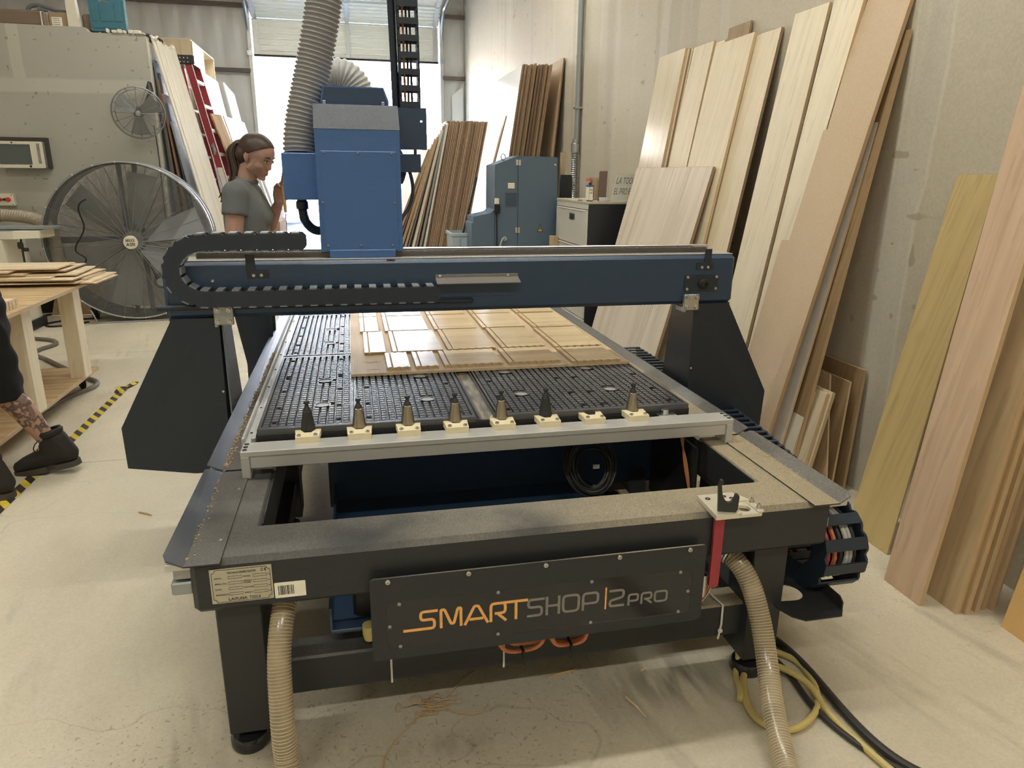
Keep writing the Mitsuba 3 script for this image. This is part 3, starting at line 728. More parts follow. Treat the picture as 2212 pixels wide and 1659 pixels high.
def vac_panel(x0, x1, y0, y1, holes):
    """slab with raised square lands between the vacuum slots, a plain rim, screw holes and round ports"""
    nx, ny = int((x1 - x0 - .018) / pit), int((y1 - y0 - .024) / pit)
    ox, oy = (x0 + x1 - nx * pit) / 2, (y0 + y1 - ny * pit) / 2
    g = .0034
    cells = [(ox + i * pit, oy + j * pit) for i in range(nx) for j in range(ny) if not any(math.hypot(ox + (i + .5) * pit - a, oy + (j + .5) * pit - b) < r_ for a, b, r_ in holes)]
    c = np.array(cells); lo = c + g; hi = c + pit - g; n_ = len(c)
    z0, z1 = .7445, ZB
    b_ = .0012
    v = np.zeros((n_, 12, 3))
    for q, (sx, sy) in enumerate(((0, 0), (1, 0), (1, 1), (0, 1))):
        X = np.where(sx, hi[:, 0], lo[:, 0]); Y = np.where(sy, hi[:, 1], lo[:, 1])
        v[:, q] = np.stack([X, Y, np.full(n_, z0)], 1); v[:, 4 + q] = np.stack([X, Y, np.full(n_, z1 - b_)], 1)
        v[:, 8 + q] = np.stack([X + b_ * (1 - 2 * sx), Y + b_ * (1 - 2 * sy), np.full(n_, z1)], 1)
    f = []
    for q in range(4):
        w = (q + 1) % 4
        f += [[q, w, w + 4], [q, w + 4, q + 4], [q + 4, w + 4, w + 8], [q + 4, w + 8, q + 8]]
    f += [[8, 9, 10], [8, 10, 11]]
    F_ = (np.array(f)[None] + (np.arange(n_) * 12)[:, None, None]).reshape(-1, 3)
    lands = tri(v.reshape(-1, 3), F_)
    rim = sbox(x0 + .001, y0 + .001, x1 - .001, y1 - .001).difference(sbox(ox - .002, oy - .002, ox + nx * pit + .002, oy + ny * pit + .002))
    base = bx(x0 + .001, x1 - .001, y0 + .001, y1 - .001, .742, .7446, 0)
    k_ = put(R_ + '__vacuum_panel', cat([lands, extr(rim, .7445, ZB, 'z'), base]), 'phenolic', False)
    for a, b, r_ in holes:
        if r_ > .03:
            put(k_ + '__port', lathe([(.030, -.001), (.0245, -.001), (.0245, .0105), (.030, .0105)], (a, b, .7455), (0, 0, 1), 24), 'phenolic')
            put(k_ + '__port_cap', lathe([(0, 0), (.0235, 0), (.0235, .008), (0, .008)], (a, b, .7455), (0, 0, 1), 24), 'port_cap')
        else:
            put(k_ + '__screw_well', lathe([(.013, .0105), (.0075, .0105), (.0068, .004), (0, .004)], (a, b, .7455), (0, 0, 1), 12), 'rubber')
for x0, x1 in ((-.800, -.490), (-.490, -.076), (.0, .720)):
    for y0, y1 in ((.616, 1.598), (1.612, 2.60), (2.61, 3.60)):
        hs = []; xm = (x0 + x1) / 2
        ports = {-.800: [-.60], -.490: [-.22], .0: [.14, .50]}[x0]
        for xp in ports: hs += [(xp, y0 + .24, .036), (xp, y0 + .56, .036)]
        for xx in ([x0 + .05, x1 - .05] if x1 - x0 < .5 else [x0 + .05, x0 + .33, x0 + .40, x1 - .05]):
            for yy in (.06, .22, .42, .62, .90): hs.append((xx, y0 + yy, .014))
        vac_panel(x0, x1, y0, y1, hs)
put(R_ + '__stop_pin', cat([lathe([(0, 0), (.014, 0), (.014, .018), (.012, .020), (0, .020)], (.617, .598, .7275), (0, 0, 1), 8), bx(.59, .66, .585, .612, .7, .7285, .002)]), 'galv')
# ------------------------------------------------------------------ gantry bridge
YG, ZG0, ZG1, XG = 1.1425, 1.029, 1.241, 1.156
YGB = 1.40
g = R_ + '__gantry_beam'
put(g, bx(-XG, XG, YG, YGB, ZG0, ZG1, .016), 'veil_navy', 40)
put(g + '__top_plate', bx(-XG + .01, XG - .01, YG + .014, YGB - .01, ZG1, ZG1 + .0025, .001), 'gantry_top')
teeth = []
n_t = 330; xs_ = np.linspace(-1.04, 1.05, n_t)
for x in xs_: teeth.append(bx(x - .0017, x + .0017, 1.222, 1.245, ZG1 + .017, ZG1 + .024, 0))
put(g + '__gear_rack', bx(-1.045, 1.055, 1.224, 1.245, ZG1 + .002, ZG1 + .019, .001), 'rack_steel')
for x in xs_: teeth.append(hull([(x - .0026 + dz * .35, 1.2215, ZG1 + .003 + dz) for dz in (0, .017)] + [(x + .0008 + dz * .35, 1.2215, ZG1 + .003 + dz) for dz in (0, .017)] + [(x - .001 + dz * .35, 1.2245, ZG1 + .003 + dz) for dz in (0, .017)]))
put(g + '__gear_rack__teeth', cat(teeth), 'rack_steel', False)
put(g + '__linear_rail', bx(-1.1, 1.1, 1.30, 1.325, ZG1, ZG1 + .028, .003), 'steel')
put(g + '__lower_ledge', bx(-1.185, .0, 1.120, 1.143, 1.064, 1.084, .006), 'chain_plastic')
# end plates with four screws
for s, x0 in ((-1, -.986), (1, .916)):
    k_ = put(g + '__clamp_plate', bx(x0, x0 + .070, 1.118, 1.130, 1.006, 1.076, .003), 'galv_dull' if s < 0 else 'galv')
    put(k_ + '__spacer', bx(x0 + .004, x0 + .066, 1.129, 1.1435, 1.030, 1.07, .002), 'galv_dull')
    put(k_ + '__tab', bx(x0 - (0 if s < 0 else 0), x0 + .012, 1.118, 1.20, .998, 1.02, .002), 'galv_dull')
    for u in (.014, .056):
        for w in (.014, .058): put(k_ + '__bolt', lathe([(0, 0), (.0115, 0), (.0115, .002), (.0085, .002), (.0085, .011), (.0075, .0125), (.0042, .0125), (.0042, .006), (0, .006)], (x0 + u, 1.118, 1.006 + w), (0, -1, 0), 16), 'steel', 40)
# stop brackets (bent flags) at both ends
for x0, xa in ((-.857, -.858), (.970, 1.004)):
    k_ = put(g + '__stop_bracket', cat([extr(rrect(x0, 1.178, x0 + .078, 1.208, .003), 1.1375, 1.1405, 'y'), bx(xa, xa + .033, 1.1375, 1.1405, 1.203, 1.266, .001)]), 'chain_plastic')
    for u in (.024, .052): put(k_ + '__bolt', bolt((x0 + u, 1.1375, 1.188), (0, -1, 0), .0065, .005), 'steel')
k_ = put(g + '__access_cover', extr(rrect(.920, 1.086, 1.078, 1.156, .006), 1.137, 1.1415, 'y'), 'chain_plastic')
for x in (.932, 1.066):
    for z in (1.096, 1.147): put(k_ + '__bolt', bolt((x, 1.137, z), (0, -1, 0), .0065, .005), 'steel')
put(k_ + '__cable_gland', lathe([(0, 0), (.022, 0), (.022, .012), (.017, .016), (.017, .024), (.008, .026), (.008, .020), (0, .020)], (1.005, 1.137, 1.118), (0, -1, 0), 18), 'rubber')
# drip shelf
k_ = put(g + '__chain_shelf', cat([hull([(x, y, z) for x in (-.150, .186) for y, z in ((1.1415, 1.166), (1.1415, 1.163), (1.085, 1.150), (1.085, 1.147))]), bx(-.15, .186, 1.139, 1.142, 1.150, 1.178, .0005)]), 'shelf_steel')
for x in (-.132, .143): put(k_ + '__bolt', bolt((x, 1.139, 1.171), (0, -1, 0), .006, .005), 'steel')
for x, z in ((-1.086, 1.103), (-.98, 1.170)): put(g + '__screw', bolt((x, 1.1425, z), (0, -1, 0), .006, .005), 'steel')
put(g + '__cover_plate', extr(rrect(-.148, 1.052, .176, 1.088, .004), 1.139, 1.1415, 'y'), 'veil_navy')
# gantry legs: folded sheet covers
def gleg(s):
    t_ = [(-.974, 1.030), (-1.140, 1.030), (-1.366, .613), (-1.368, .441), (-1.125, .400), (-.985, .400)]
    lo = [(1.1425, 1.40, z) for _, z in t_]
    pts_f = [(s * -x, YG + (.012 if z < .5 else 0), z) for x, z in t_]
    back_y = {1.030: 1.352, .613: 1.46, .441: 1.47, .400: 1.47}
    pts_b = [(s * -x, back_y[z], z) for x, z in t_]
    v = np.array(pts_f + pts_b); n_ = 6; f = []
    for i in range(1, n_ - 1): f += [[0, i, i + 1], [n_, n_ + i + 1, n_ + i]]
    for i in range(n_): j = (i + 1) % n_; f += [[i, n_ + i, n_ + j], [i, n_ + j, j]]
    m_ = tri(v, f); m_.fix_normals()
    k_ = put(R_ + '__gantry_leg', m_, 'leg_veil_blue', False)
    put(k_ + '__top_flange', bx(*sorted((s * .96, s * 1.15)), YG + .01, 1.36, 1.018, 1.031, .002), 'leg_veil_blue')
    if s < 0:
        put(k_ + '__inner_plate', slab([(-.966, 1.16, .64), (-.966, 1.45, .60), (-.966, 1.33, 1.00), (-.966, 1.16, 1.03)], .006), 'leg_plate', False)
    for z in (.74, .55): put(k_ + '__screw', bolt((s * .985, YG, z), (0, -1, 0), .005, .004), 'steel')
    put(k_ + '__carriage', bx(*sorted((s * .905, s * .985)), 1.17, 1.42, .50, .60, .006), 'galv_dull')
gleg(1); gleg(-1)
# ------------------------------------------------------------------ cutting head
h = R_ + '__cutting_head'
fr_ = [(-.586, 1.715), (-.268, 1.715)]
prof = [(1.185, 1.268), (1.185, 1.716), (1.262, 1.808), (1.50, 1.812), (1.50, 1.268)]
v0 = hull([(x, y, z) for y, z in prof for x in (-.583, -.270)])
put(h, v0, 'head_veil_blue', False)
put(h + '__front_cover', bx(-.566, -.286, 1.181, 1.186, 1.272, 1.640, .002), 'head_veil_blue')
put(h + '__lower_tab', bx(-.552, -.300, 1.176, 1.21, 1.236, 1.275, .002), 'head_veil_blue')
put(h + '__slant_cover', slab([(-.584, 1.1845, 1.7165), (-.269, 1.1845, 1.7165), (-.269, 1.2615, 1.8085), (-.584, 1.2615, 1.8085)], .003), 'head_slant', False)
for x, z in ((-.552, 1.633), (-.427, 1.631), (-.302, 1.631), (-.567, 1.452), (-.297, 1.450), (-.556, 1.290), (-.432, 1.290), (-.310, 1.290)):
    put(h + '__bolt', lathe([(0, 0), (.0055, 0), (.0050, .003), (.003, .0045), (0, .0045)], (x, 1.181, z), (0, -1, 0), 14), 'rivet', 40)
put(h + '__sensor_lamp', bx(-.338, -.305, 1.150, 1.178, 1.226, 1.241, .002), 'black_gloss')
for x in (-.331, -.312): put(h + '__sensor_lamp__diode', lathe([(0, -.001), (.003, -.001), (.002, .003), (0, .003)], (x, 1.150, 1.233), (0, -1, 0), 8), 'red_bright')
cap = [(-.556, 1.808), (-.556, 1.83), (-.545, 1.878), (-.318, 1.878), (-.300, 1.83), (-.300, 1.808)]
put(h + '__motor_cap', extr(cap, 1.31, 1.46, 'y'), 'head_veil_blue', False)
put(h + '__motor_cap__face', extr([(-.552, 1.814), (-.541, 1.873), (-.322, 1.873), (-.305, 1.814)], 1.304, 1.311, 'y'), 'veil_navy', False)
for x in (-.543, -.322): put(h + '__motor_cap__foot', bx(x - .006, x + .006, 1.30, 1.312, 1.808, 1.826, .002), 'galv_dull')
put(h + '__side_box', bx(-.715, -.578, 1.30, 1.46, 1.458, 1.634, .004), 'head_veil_blue')
put(h + '__bracket_plate', cat([extr(rrect(-.262, 1.655, -.145, 1.816, .002).difference(Point(-.166, 1.765).buffer(.0045)), 1.40, 1.404, 'y')]), 'veil_navy')
put(h + '__bracket_plate', bx(-.272, -.172, 1.40, 1.46, 1.566, 1.638, .002), 'veil_navy')
put(h + '__plate_post', bx(-.20, -.188, 1.40, 1.41, 1.63, 1.66, .001), 'black_steel')
put(h + '__air_tube', tube(spline([(-.262, 1.44, 1.66), (-.222, 1.43, 1.58), (-.205, 1.43, 1.50), (-.222, 1.42, 1.43), (-.262, 1.41, 1.38), (-.30, 1.40, 1.36)], 30), .0075, 8), 'chain_plastic')
put(h + '__cable_sleeve', cat([corrugated(spline([(-.655, 1.38, 1.462), (-.655, 1.38, 1.43), (-.650, 1.38, 1.385), (-.625, 1.37, 1.345), (-.575, 1.36, 1.338)], 40), .017, .0018, .0055, 16), lathe([(.0, 0), (.023, 0), (.023, .028), (.018, .032), (.018, .05), (0, .05)], (-.655, 1.38, 1.42), (0, 0, 1), 16)]), 'chain_plastic')
put(h + '__wire_bundle', cat([tube(spline([(-.262 - .004 * i, 1.45, 1.68), (-.25 + .006 * i, 1.44, 1.60), (-.262 + .004 * i, 1.44, 1.52)], 14), .004, 6) for i in range(4)]), 'chain_plastic')
# spindle behind the bridge
put(h + '__spindle', lathe([(0, 1.05), (.045, 1.05), (.045, 1.10), (.062, 1.11), (.062, 1.40), (0, 1.40)], (-.43, 1.56, 0), (0, 0, 1), 24), 'steel')
put(h + '__spindle_carriage', bx(-.56, -.29, 1.42, 1.50, 1.12, 1.30, .005), 'head_veil_blue')
# ------------------------------------------------------------------ cable chains (built of links)
def chain(key, path, w, hgt, side, pitch=.058, mat_='chain_plastic', bar=.011, bar_mat=None):
    """path centre line; side = unit vector across the chain. Each link: two cheeks, two cross bars"""
    p = np.asarray(path, float); s = np.r_[0, np.cumsum(np.linalg.norm(np.diff(p, axis=0), axis=1))]
    n_ = int(s[-1] / pitch); side = np.asarray(side, float)
    at = lambda q: np.array([np.interp(q, s, p[:, i]) for i in range(3)])
    for i in range(n_):
        a, b = at(i * pitch), at((i + 1) * pitch); d = (b - a) / np.linalg.norm(b - a); nr = np.cross(side, d); nr /= np.linalg.norm(nr); c = (a + b) / 2
        ms, bs = [], []
        for sg in (-1, 1):
            o = c + side * sg * (w / 2 - .004)
            q = [(u, v_) for u, v_ in ((-.62, -.30), (-.40, -.5), (.40, -.5), (.62, -.3), (.62, .3), (.40, .5), (-.40, .5), (-.62, .3))]
            ms.append(hull([o + d * u * pitch + nr * v_ * hgt + side * t_ for u, v_ in q for t_ in (-.004, .004)]))
        for sg in (-1, 1):
            bs.append(hull([c + d * u + nr * (sg * hgt * .5 + t_) + side * w_ for u in (-bar, bar) for t_ in (-.003, .003) for w_ in (-w / 2, w / 2)]))
        put(key + '__link', cat(ms + ([] if bar_mat else bs)), mat_, False)
        if bar_mat: put(key + '__crossbar', cat(bs), bar_mat, False)
U = [(-.15, 1.105, 1.112), (-.98, 1.105, 1.112)] + [(-1.0 - .108 * math.sin(t), 1.105, 1.2145 - .1025 * math.cos(t)) for t in np.linspace(.1, PI - .1, 12)] + [(-.98, 1.105, 1.317), (-.585, 1.105, 1.317)]
chain(R_ + '__bridge_cable_chain', U, .072, .062, (0, 1, 0), .055, bar=.013, bar_mat='bar_gap_light')
V = [(-.205, 1.47, 1.80), (-.205, 1.47, 2.05), (-.212, 1.47, 2.42), (-.23, 1.47, 2.75), (-.27, 1.48, 2.98)]
chain(R_ + '__head_cable_chain', V, .082, .075, (1, 0, 0), .062)
put(R_ + '__head_cable_chain__flat_band', tube([(-.262, 1.45, 1.66), (-.268, 1.45, 2.0), (-.275, 1.45, 2.3), (-.28, 1.46, 2.9)], [.012] * 4, 8), 'chain_plastic')
put(R_ + '__head_cable_chain__hanging_loop', tube([(-.252, 1.50, 1.70), (-.258, 1.51, 2.0), (-.262, 1.52, 2.4), (-.27, 1.52, 2.9)], [.011] * 4, 8), 'chain_plastic')
for dx, m_ in ((-.018, 'orange_cable'), (-.004, 'chain_plastic'), (.010, 'black_cable')):
    put(R_ + '__head_cable_chain__cable', tube([(-.205 + dx, 1.47, 1.75), (-.206 + dx, 1.47, 2.1), (-.214 + dx, 1.47, 2.45), (-.27, 1.48, 2.95)], .0042, 6), m_)
S_ = [(1.205, 2.4, .505), (1.200, 1.3, .505), (1.135, .80, .515), (1.055, .42, .53), (1.04, .24, .52)]
chain(R_ + '__rail_cable_chain', S_, .10, .055, (1, 0, 0), .06)
# the loop of that chain hanging at the front right corner, its cables and the pierced tray below
LC = [(1.0, .32, .512)] + [(1.0, .165 - .108 * math.sin(t), .404 + .108 * math.cos(t)) for t in np.linspace(0, PI, 11)] + [(1.0, .30, .305), (1.0, .9, .32)]
chain(R_ + '__rail_cable_chain', LC, .150, .075, (1, 0, 0), .062, bar=.019)
for i, (dx, m_) in enumerate([(-.045, 'red_bright'), (-.02, 'orange_cable'), (0, 'black_cable'), (.022, 'white_cable'), (.036, 'hose_grey_light'), (.050, 'black_cable')]):
    put(R_ + '__rail_cable_chain__cable', tube([(1.0 + dx, y, z) for _, y, z in LC], .0075, 7), m_)
tr = Polygon([(.80, -.018), (.83, -.045), (.955, -.045), (.975, -.02), (.975, .34), (.78, .34), (.78, .03)]).difference(LineString([(.76, .115), (.862, .105)]).buffer(.047))
put(R_ + '__chain_tray', cat([extr(tr, .262, .266, 'z'), hull([(x, y, z) for x in (.972, .976) for y, z in ((-.018, .262), (.34, .262), (.34, .305), (.0, .305), (-.018, .292))])]), 'black_steel', False)
put(R_ + '__chain_tray__strut', bx(.79, .97, .30, .34, .262, .50, .002), 'black_steel')
# ------------------------------------------------------------------ inside the hatch and under the front beam
def coil(name, label, c, r, w, n, rad, mat_, axis, seed, cat_='cable', tilt=0):
    q = np.random.default_rng(seed); ms = []
    for i in range(n):
        rr = r + q.uniform(-w, w); o = q.uniform(-w, w, 3) * .6; e1 = 1 + q.uniform(-.06, .06)
        t = np.linspace(0, 2 * PI, 41)
        if axis == 'y': pp = np.stack([rr * np.cos(t) * e1, .012 * np.sin(2 * t + i), rr * np.sin(t) / e1 * 1.15], 1)
        else: pp = np.stack([rr * np.cos(t) * e1, rr * np.sin(t) / e1, .01 * np.sin(2 * t + i)], 1)
        if tilt: pp = pp @ rot('x', tilt).T
        ms.append(tube(pp + o + np.asarray(c), rad, 6, cap=False))
    return solo(name, cat(ms), mat_, label, cat_)
coil('cable_coil', 'coiled black cable hanging under the tool rack inside the hatch', (.385, .72, .49), .085, .018, 12, .0048, 'black_cable', 'y', 3, tilt=-25)
put('cable_coil__tag', bx(.375, .40, .66, .668, .505, .520, .001), 'white_cable')
k_ = thing('wire_loom', 'twisted orange and brown wires dropping into the hatch right of the cable coil', 'wire')
for i, (dx, m_) in enumerate([(-.004, 'orange_cable'), (.004, 'wood_bits'), (0., 'orange_cable')]):
    put(k_ + '__wire', tube(spline([(.700 + dx, .60, .70), (.702 - dx, .61, .62), (.712 + dx, .60, .55), (.722 + dx, .58, .47), (.735, .56, .30)], 24), .0032, 6), m_)
k_ = thing('orange_hose_coil', 'orange air hoses looped under the front name panel', 'hose')
for c, r in (((-.045, .03, .295), .066), ((-.030, .045, .300), .058), ((.098, .03, .282), .052), ((.102, .05, .285), .060)):
    put(k_ + '__loop', tube([(c[0] + r * 1.05 * math.cos(t), c[1] + .008 * math.sin(3 * t), c[2] + r * math.sin(t)) for t in np.linspace(0, 2 * PI, 36)], .0065, 8, cap=False), 'orange_cable')
for x in (-.04, .105): put(k_ + '__tie', bx(x - .003, x + .003, .015, .06, .218, .240, .001), 'rubber')
put(R_ + '__control_box', bx(-.515, -.44, .16, .30, .275, .45, .010), 'black_steel')
solo('filter_bowl', lathe([(0, -.02), (.016, -.016), (.020, 0), (.020, .03), (.012, .034), (0, .034)], (-.472, .10, .305), (0, 0, 1), 16), 'yellow_hose', 'small yellow filter bowl beside the front name panel', 'filter')
# tool length sensor with its fork on the front beam
k_ = R_ + '__tool_setter'
pl = Polygon([(.492, -.046), (.634, -.046), (.642, -.036), (.642, .030), (.612, .088), (.500, .088)])
mm = mf(extr(pl, .6375, .6515)) - mcyl((.598, -.008, .6), .020, .1, 28) - mbox(.560, .636, -.050, .030, .6465, .70)
put(k_, tm(mm), 'alu_cream', 30)
put(k_ + '__clamp_block', cat([bx(.556, .574, -.046, .012, .6465, .655, .002), bx(.624, .641, -.046, .024, .6465, .655, .002)]), 'alu_cream')
for x, y in ((.565, -.022), (.632, -.030), (.632, .010)): put(k_ + '__bolt', lathe([(0, 0), (.0085, 0), (.0085, .003), (.0065, .003), (.0065, .013), (.0035, .013), (.0035, .008), (0, .008)], (x, y, .655), (0, 0, 1), 14), 'steel')
for x, y in ((.520, .060), (.574, .066), (.592, .050)): put(k_ + '__hole', lathe([(.0035, .0003), (.0075, .0003), (.0078, .001), (.0035, .001)], (x, y, .6515), (0, 0, 1), 14), 'rubber')
fk = Polygon([(-.020, 0), (.030, 0), (.034, .010), (.036, .050), (.030, .056), (.024, .056), (.022, .046), (.017, .034), (.009, .029), (.001, .031), (-.005, .040), (-.011, .052), (-.014, .070), (-.016, .082), (-.010, .088), (-.013, .096), (-.021, .098), (-.025, .080), (-.023, .045)])
put(k_ + '__claw', place(extr(fk, -.006, .006, 'y'), rot('z', -18), (.530, -.022, .650)), 'black_steel', False)
put(k_ + '__red_bar', tm(mf(extr(rrect(.508, .400, .538, .636, .012), -.016, -.006, 'y'))), 'red_rail', False)
put(k_ + '__air_fitting', cat([cyl((.505, .01, .40), (.545, .01, .40), .008, 8), cyl((.505, .01, .43), (.505, .01, .36), .009, 8)]), 'steel')
k_ = thing('wire_harness', 'orange and black wires tied behind the red bar under the front beam', 'wire')
for i in range(6):
    put(k_ + '__wire', tube(spline([(.523 + .004 * i, .02, .42), (.52 + .003 * i, .03, .36), (.505 + .003 * i, .05, .31), (.485, .07 + .004 * i, .28)], 16), .004, 6), ['orange_cable', 'black_cable', 'orange_cable', 'red_bright', 'black_cable', 'white_cable'][i])
# ------------------------------------------------------------------ suction hoses at the front
def suction(key, label, pts, r):
    k_ = thing(key, label, 'suction hose')
    p_ = spline(pts, 90)
    put(k_ + '__tube', tube(p_, r, 26), 'suction_hose', True)
    s = np.r_[0, np.cumsum(np.linalg.norm(np.diff(p_, axis=0), axis=1))]
    rings = []
    for q in np.arange(.05, s[-1] - .005, .0085):
        i = min(np.searchsorted(s, q), len(p_) - 2); t = p_[i + 1] - p_[i - 1]; t /= np.linalg.norm(t)
        c = np.array([np.interp(q, s, p_[:, a]) for a in range(3)])
        rings.append(lathe([(r - .0005, -.0014), (r + .0011, -.0006), (r + .0011, .0006), (r - .0005, .0014)], c, t, 26))
    put(k_ + '__spiral_rib', cat(rings), 'ridge', 40, kind='stuff')
    t = (p_[3] - p_[0]); t /= np.linalg.norm(t)
    put(k_ + '__clamp', lathe([(r + .001, -.012), (r + .005, -.010), (r + .003, -.004), (r + .0055, 0), (r + .003, .004), (r + .005, .010), (r + .001, .012)], p_[4], t, 28), 'alu', 40)
    put(k_ + '__cuff', lathe([(r + .012, -.10), (r + .010, -.05), (r + .002, -.008), (r + .001, .002)], p_[2], t, 26), 'suction_hose', 40)
    return k_
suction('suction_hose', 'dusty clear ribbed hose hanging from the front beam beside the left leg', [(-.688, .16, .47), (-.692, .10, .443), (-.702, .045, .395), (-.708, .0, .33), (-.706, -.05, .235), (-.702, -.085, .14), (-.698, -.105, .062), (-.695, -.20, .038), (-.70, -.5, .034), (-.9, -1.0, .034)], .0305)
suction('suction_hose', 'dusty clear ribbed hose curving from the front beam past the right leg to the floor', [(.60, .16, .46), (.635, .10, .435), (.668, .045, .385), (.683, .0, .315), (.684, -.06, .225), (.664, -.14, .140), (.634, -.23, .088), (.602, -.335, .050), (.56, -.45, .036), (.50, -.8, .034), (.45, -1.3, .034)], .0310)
solo('air_hose', tube(spline([(.800, .20, .013), (.862, .145, .013), (.912, .08, .013), (.914, .01, .013), (.892, -.06, .013), (.840, -.135, .014), (.775, -.178, .014), (.700, -.190, .013), (.652, -.155, .012), (.642, -.09, .012), (.664, -.02, .012), (.700, .045, .012), (.745, .082, .022), (.800, .062, .032), (.845, .01, .034), (.868, -.055, .032), (.866, -.13, .02), (.868, -.20, .013), (.878, -.27, .013), (.897, -.37, .013), (.94, -.52, .013)], 260), .0105, 12), 'yellow_hose', 'yellow air hose lying in a loop on the floor by the right leg', 'hose')
solo('air_hose', tube(spline([(.735, .215, .15), (.722, .16, .095), (.708, .10, .045), (.690, .075, .013), (.662, .01, .012), (.630, -.052, .012)], 60), .0095, 10), 'yellow_hose', 'short yellow hose end dropping behind the front stretcher to the floor', 'hose')
solo('power_cable', tube(spline([(.86, .30, .016), (.905, .19, .016), (.922, .06, .016), (.918, -.08, .016), (.915, -.22, .016), (.930, -.33, .016), (1.0, -.44, .016)], 90), .0135, 10), 'black_cable', 'thick black cable snaking over the floor right of the yellow hose', 'cable')
solo('power_cable', tube(spline([(.80, .26, .012), (.842, .13, .012), (.852, .02, .012), (.840, -.09, .012), (.846, -.18, .012), (.870, -.27, .012), (.912, -.36, .012), (.97, -.44, .012)], 90), .0095, 10), 'black_cable', 'thinner black cable running under the yellow hose', 'cable')
# big dust hoses of the head
k_ = thing('dust_hose', 'fat grey ribbed dust hose rising from the cutting head to the roof', 'hose')
hp = spline([(-.648, 1.42, 1.632), (-.640, 1.43, 1.72), (-.612, 1.44, 1.84), (-.580, 1.45, 1.96), (-.545, 1.45, 2.10), (-.518, 1.45, 2.24), (-.49, 1.45, 2.45), (-.45, 1.47, 2.8), (-.40, 1.6, 3.4)], 120)
put(k_, corrugated(hp, .0655, .0040, .0168, 36, 6), 'hose_grey', True)
k_ = thing('dust_hose', 'lighter grey ribbed hose arching behind the fat dust hose', 'hose')
ap = spline([(-.600, 1.80, 1.80), (-.585, 1.80, 1.90), (-.535, 1.80, 1.965), (-.46, 1.80, 1.965), (-.405, 1.80, 1.89), (-.385, 1.78, 1.75), (-.385, 1.72, 1.55), (-.42, 1.62, 1.42)], 90)
put(k_, corrugated(ap, .072, .0035, .0165, 30, 6), 'hose_grey_light', True)
# ------------------------------------------------------------------ plywood sheet on the table and the parts cut from it
sx0, sx1, sy0, sy1 = -.499, .718, 1.206, 3.60
k_ = thing('plywood_sheet', 'nested birch plywood sheet lying on the vacuum table under the bridge', 'plywood sheet')
put(k_ + '__spoil_face', extr(sbox(sx0, sy0, sx1, sy1), ZB, ZB + .009, 'z'), 'milled_wood', False)
put(k_ + '__frame_cut', extr(sbox(sx0, sy0, sx1, sy1).difference(sbox(sx0 + .055, sy0 + .05, sx1 - .012, sy1 - .02)), ZB + .009, ZB + .0102, 'z'), 'milled_wood', False)
put(k_ + '__inner_trace', extr(sbox(-.45, 1.255, -.365, 1.40).boundary.buffer(.0012).union(sbox(-.432, 1.275, -.380, 1.385).boundary.buffer(.001)), ZB + .009, ZB + .0098, 'z'), 'milled_wood', False)
cols = {1: [(-.348, -.251), (-.228, -.131), (-.106, .148), (.174, .409), (.452, .676)], 2: [(-.437, -.341), (-.310, -.079), (-.055, .172), (.201, .410), (.455, .683)], 3: [(-.450, -.356), (-.324, -.099), (-.066, .155), (.190, .420), (.463, .688)], 4: [(-.450, -.356), (-.324, -.099), (-.066, .155), (.190, .420), (.463, .688)]}
rows = {1: (1.242, 1.508), 2: (1.524, 1.966), 3: (1.984, 2.372), 4: (2.39, 2.78)}
posn = {1: 'in the front row', 2: 'in the second row', 3: 'in the third row', 4: 'in the fourth row'}
ordn = ['leftmost', 'second from the left', 'middle', 'fourth from the left', 'rightmost']
for r_, cs in cols.items():
    for ci, (x0, x1) in enumerate(cs):
        y0, y1 = rows[r_]
        if ci == 4 and r_ < 4: y0, y1 = y0 - .03, y1 - .03
        pl = sbox(x0, y0, x1, y1)
        def notch(yy, sg):
            n_ = max(3, int((x1 - x0) / .033)); st = (x1 - x0) / n_
            return unary_union([Polygon([(x0 + (i + .28) * st, yy), (x0 + (i + .72) * st, yy), (x0 + (i + .66) * st, yy + sg * .007), (x0 + (i + .34) * st, yy + sg * .007)]) for i in range(n_)])
        if r_ == 1 or (r_ == 2 and ci > 1): pl = pl.difference(notch(y0, 1))
        if r_ == 1: pl = pl.difference(notch(y1, -1))
        gx = x0 + .019
        groove = sbox(gx, y0 - .01, gx + .006, y1 + .01)
        t_ = thing('drawer_side', f'birch cut panel {posn[r_]} of the sheet, {ordn[ci]}', 'wooden panel', 'cut drawer panels on the sheet')
        put(t_ + '__core', cat([extr(pl, ZB + .0092, ZB + .0165), extr(pl.difference(groove), ZB + .0165, ZB + .0215)]), 'ply_edge', False)
        put(t_ + '__face_veneer', extr(pl.difference(groove).buffer(-.0004), ZB + .0215, ZB + .0224), 'panel_face', False)
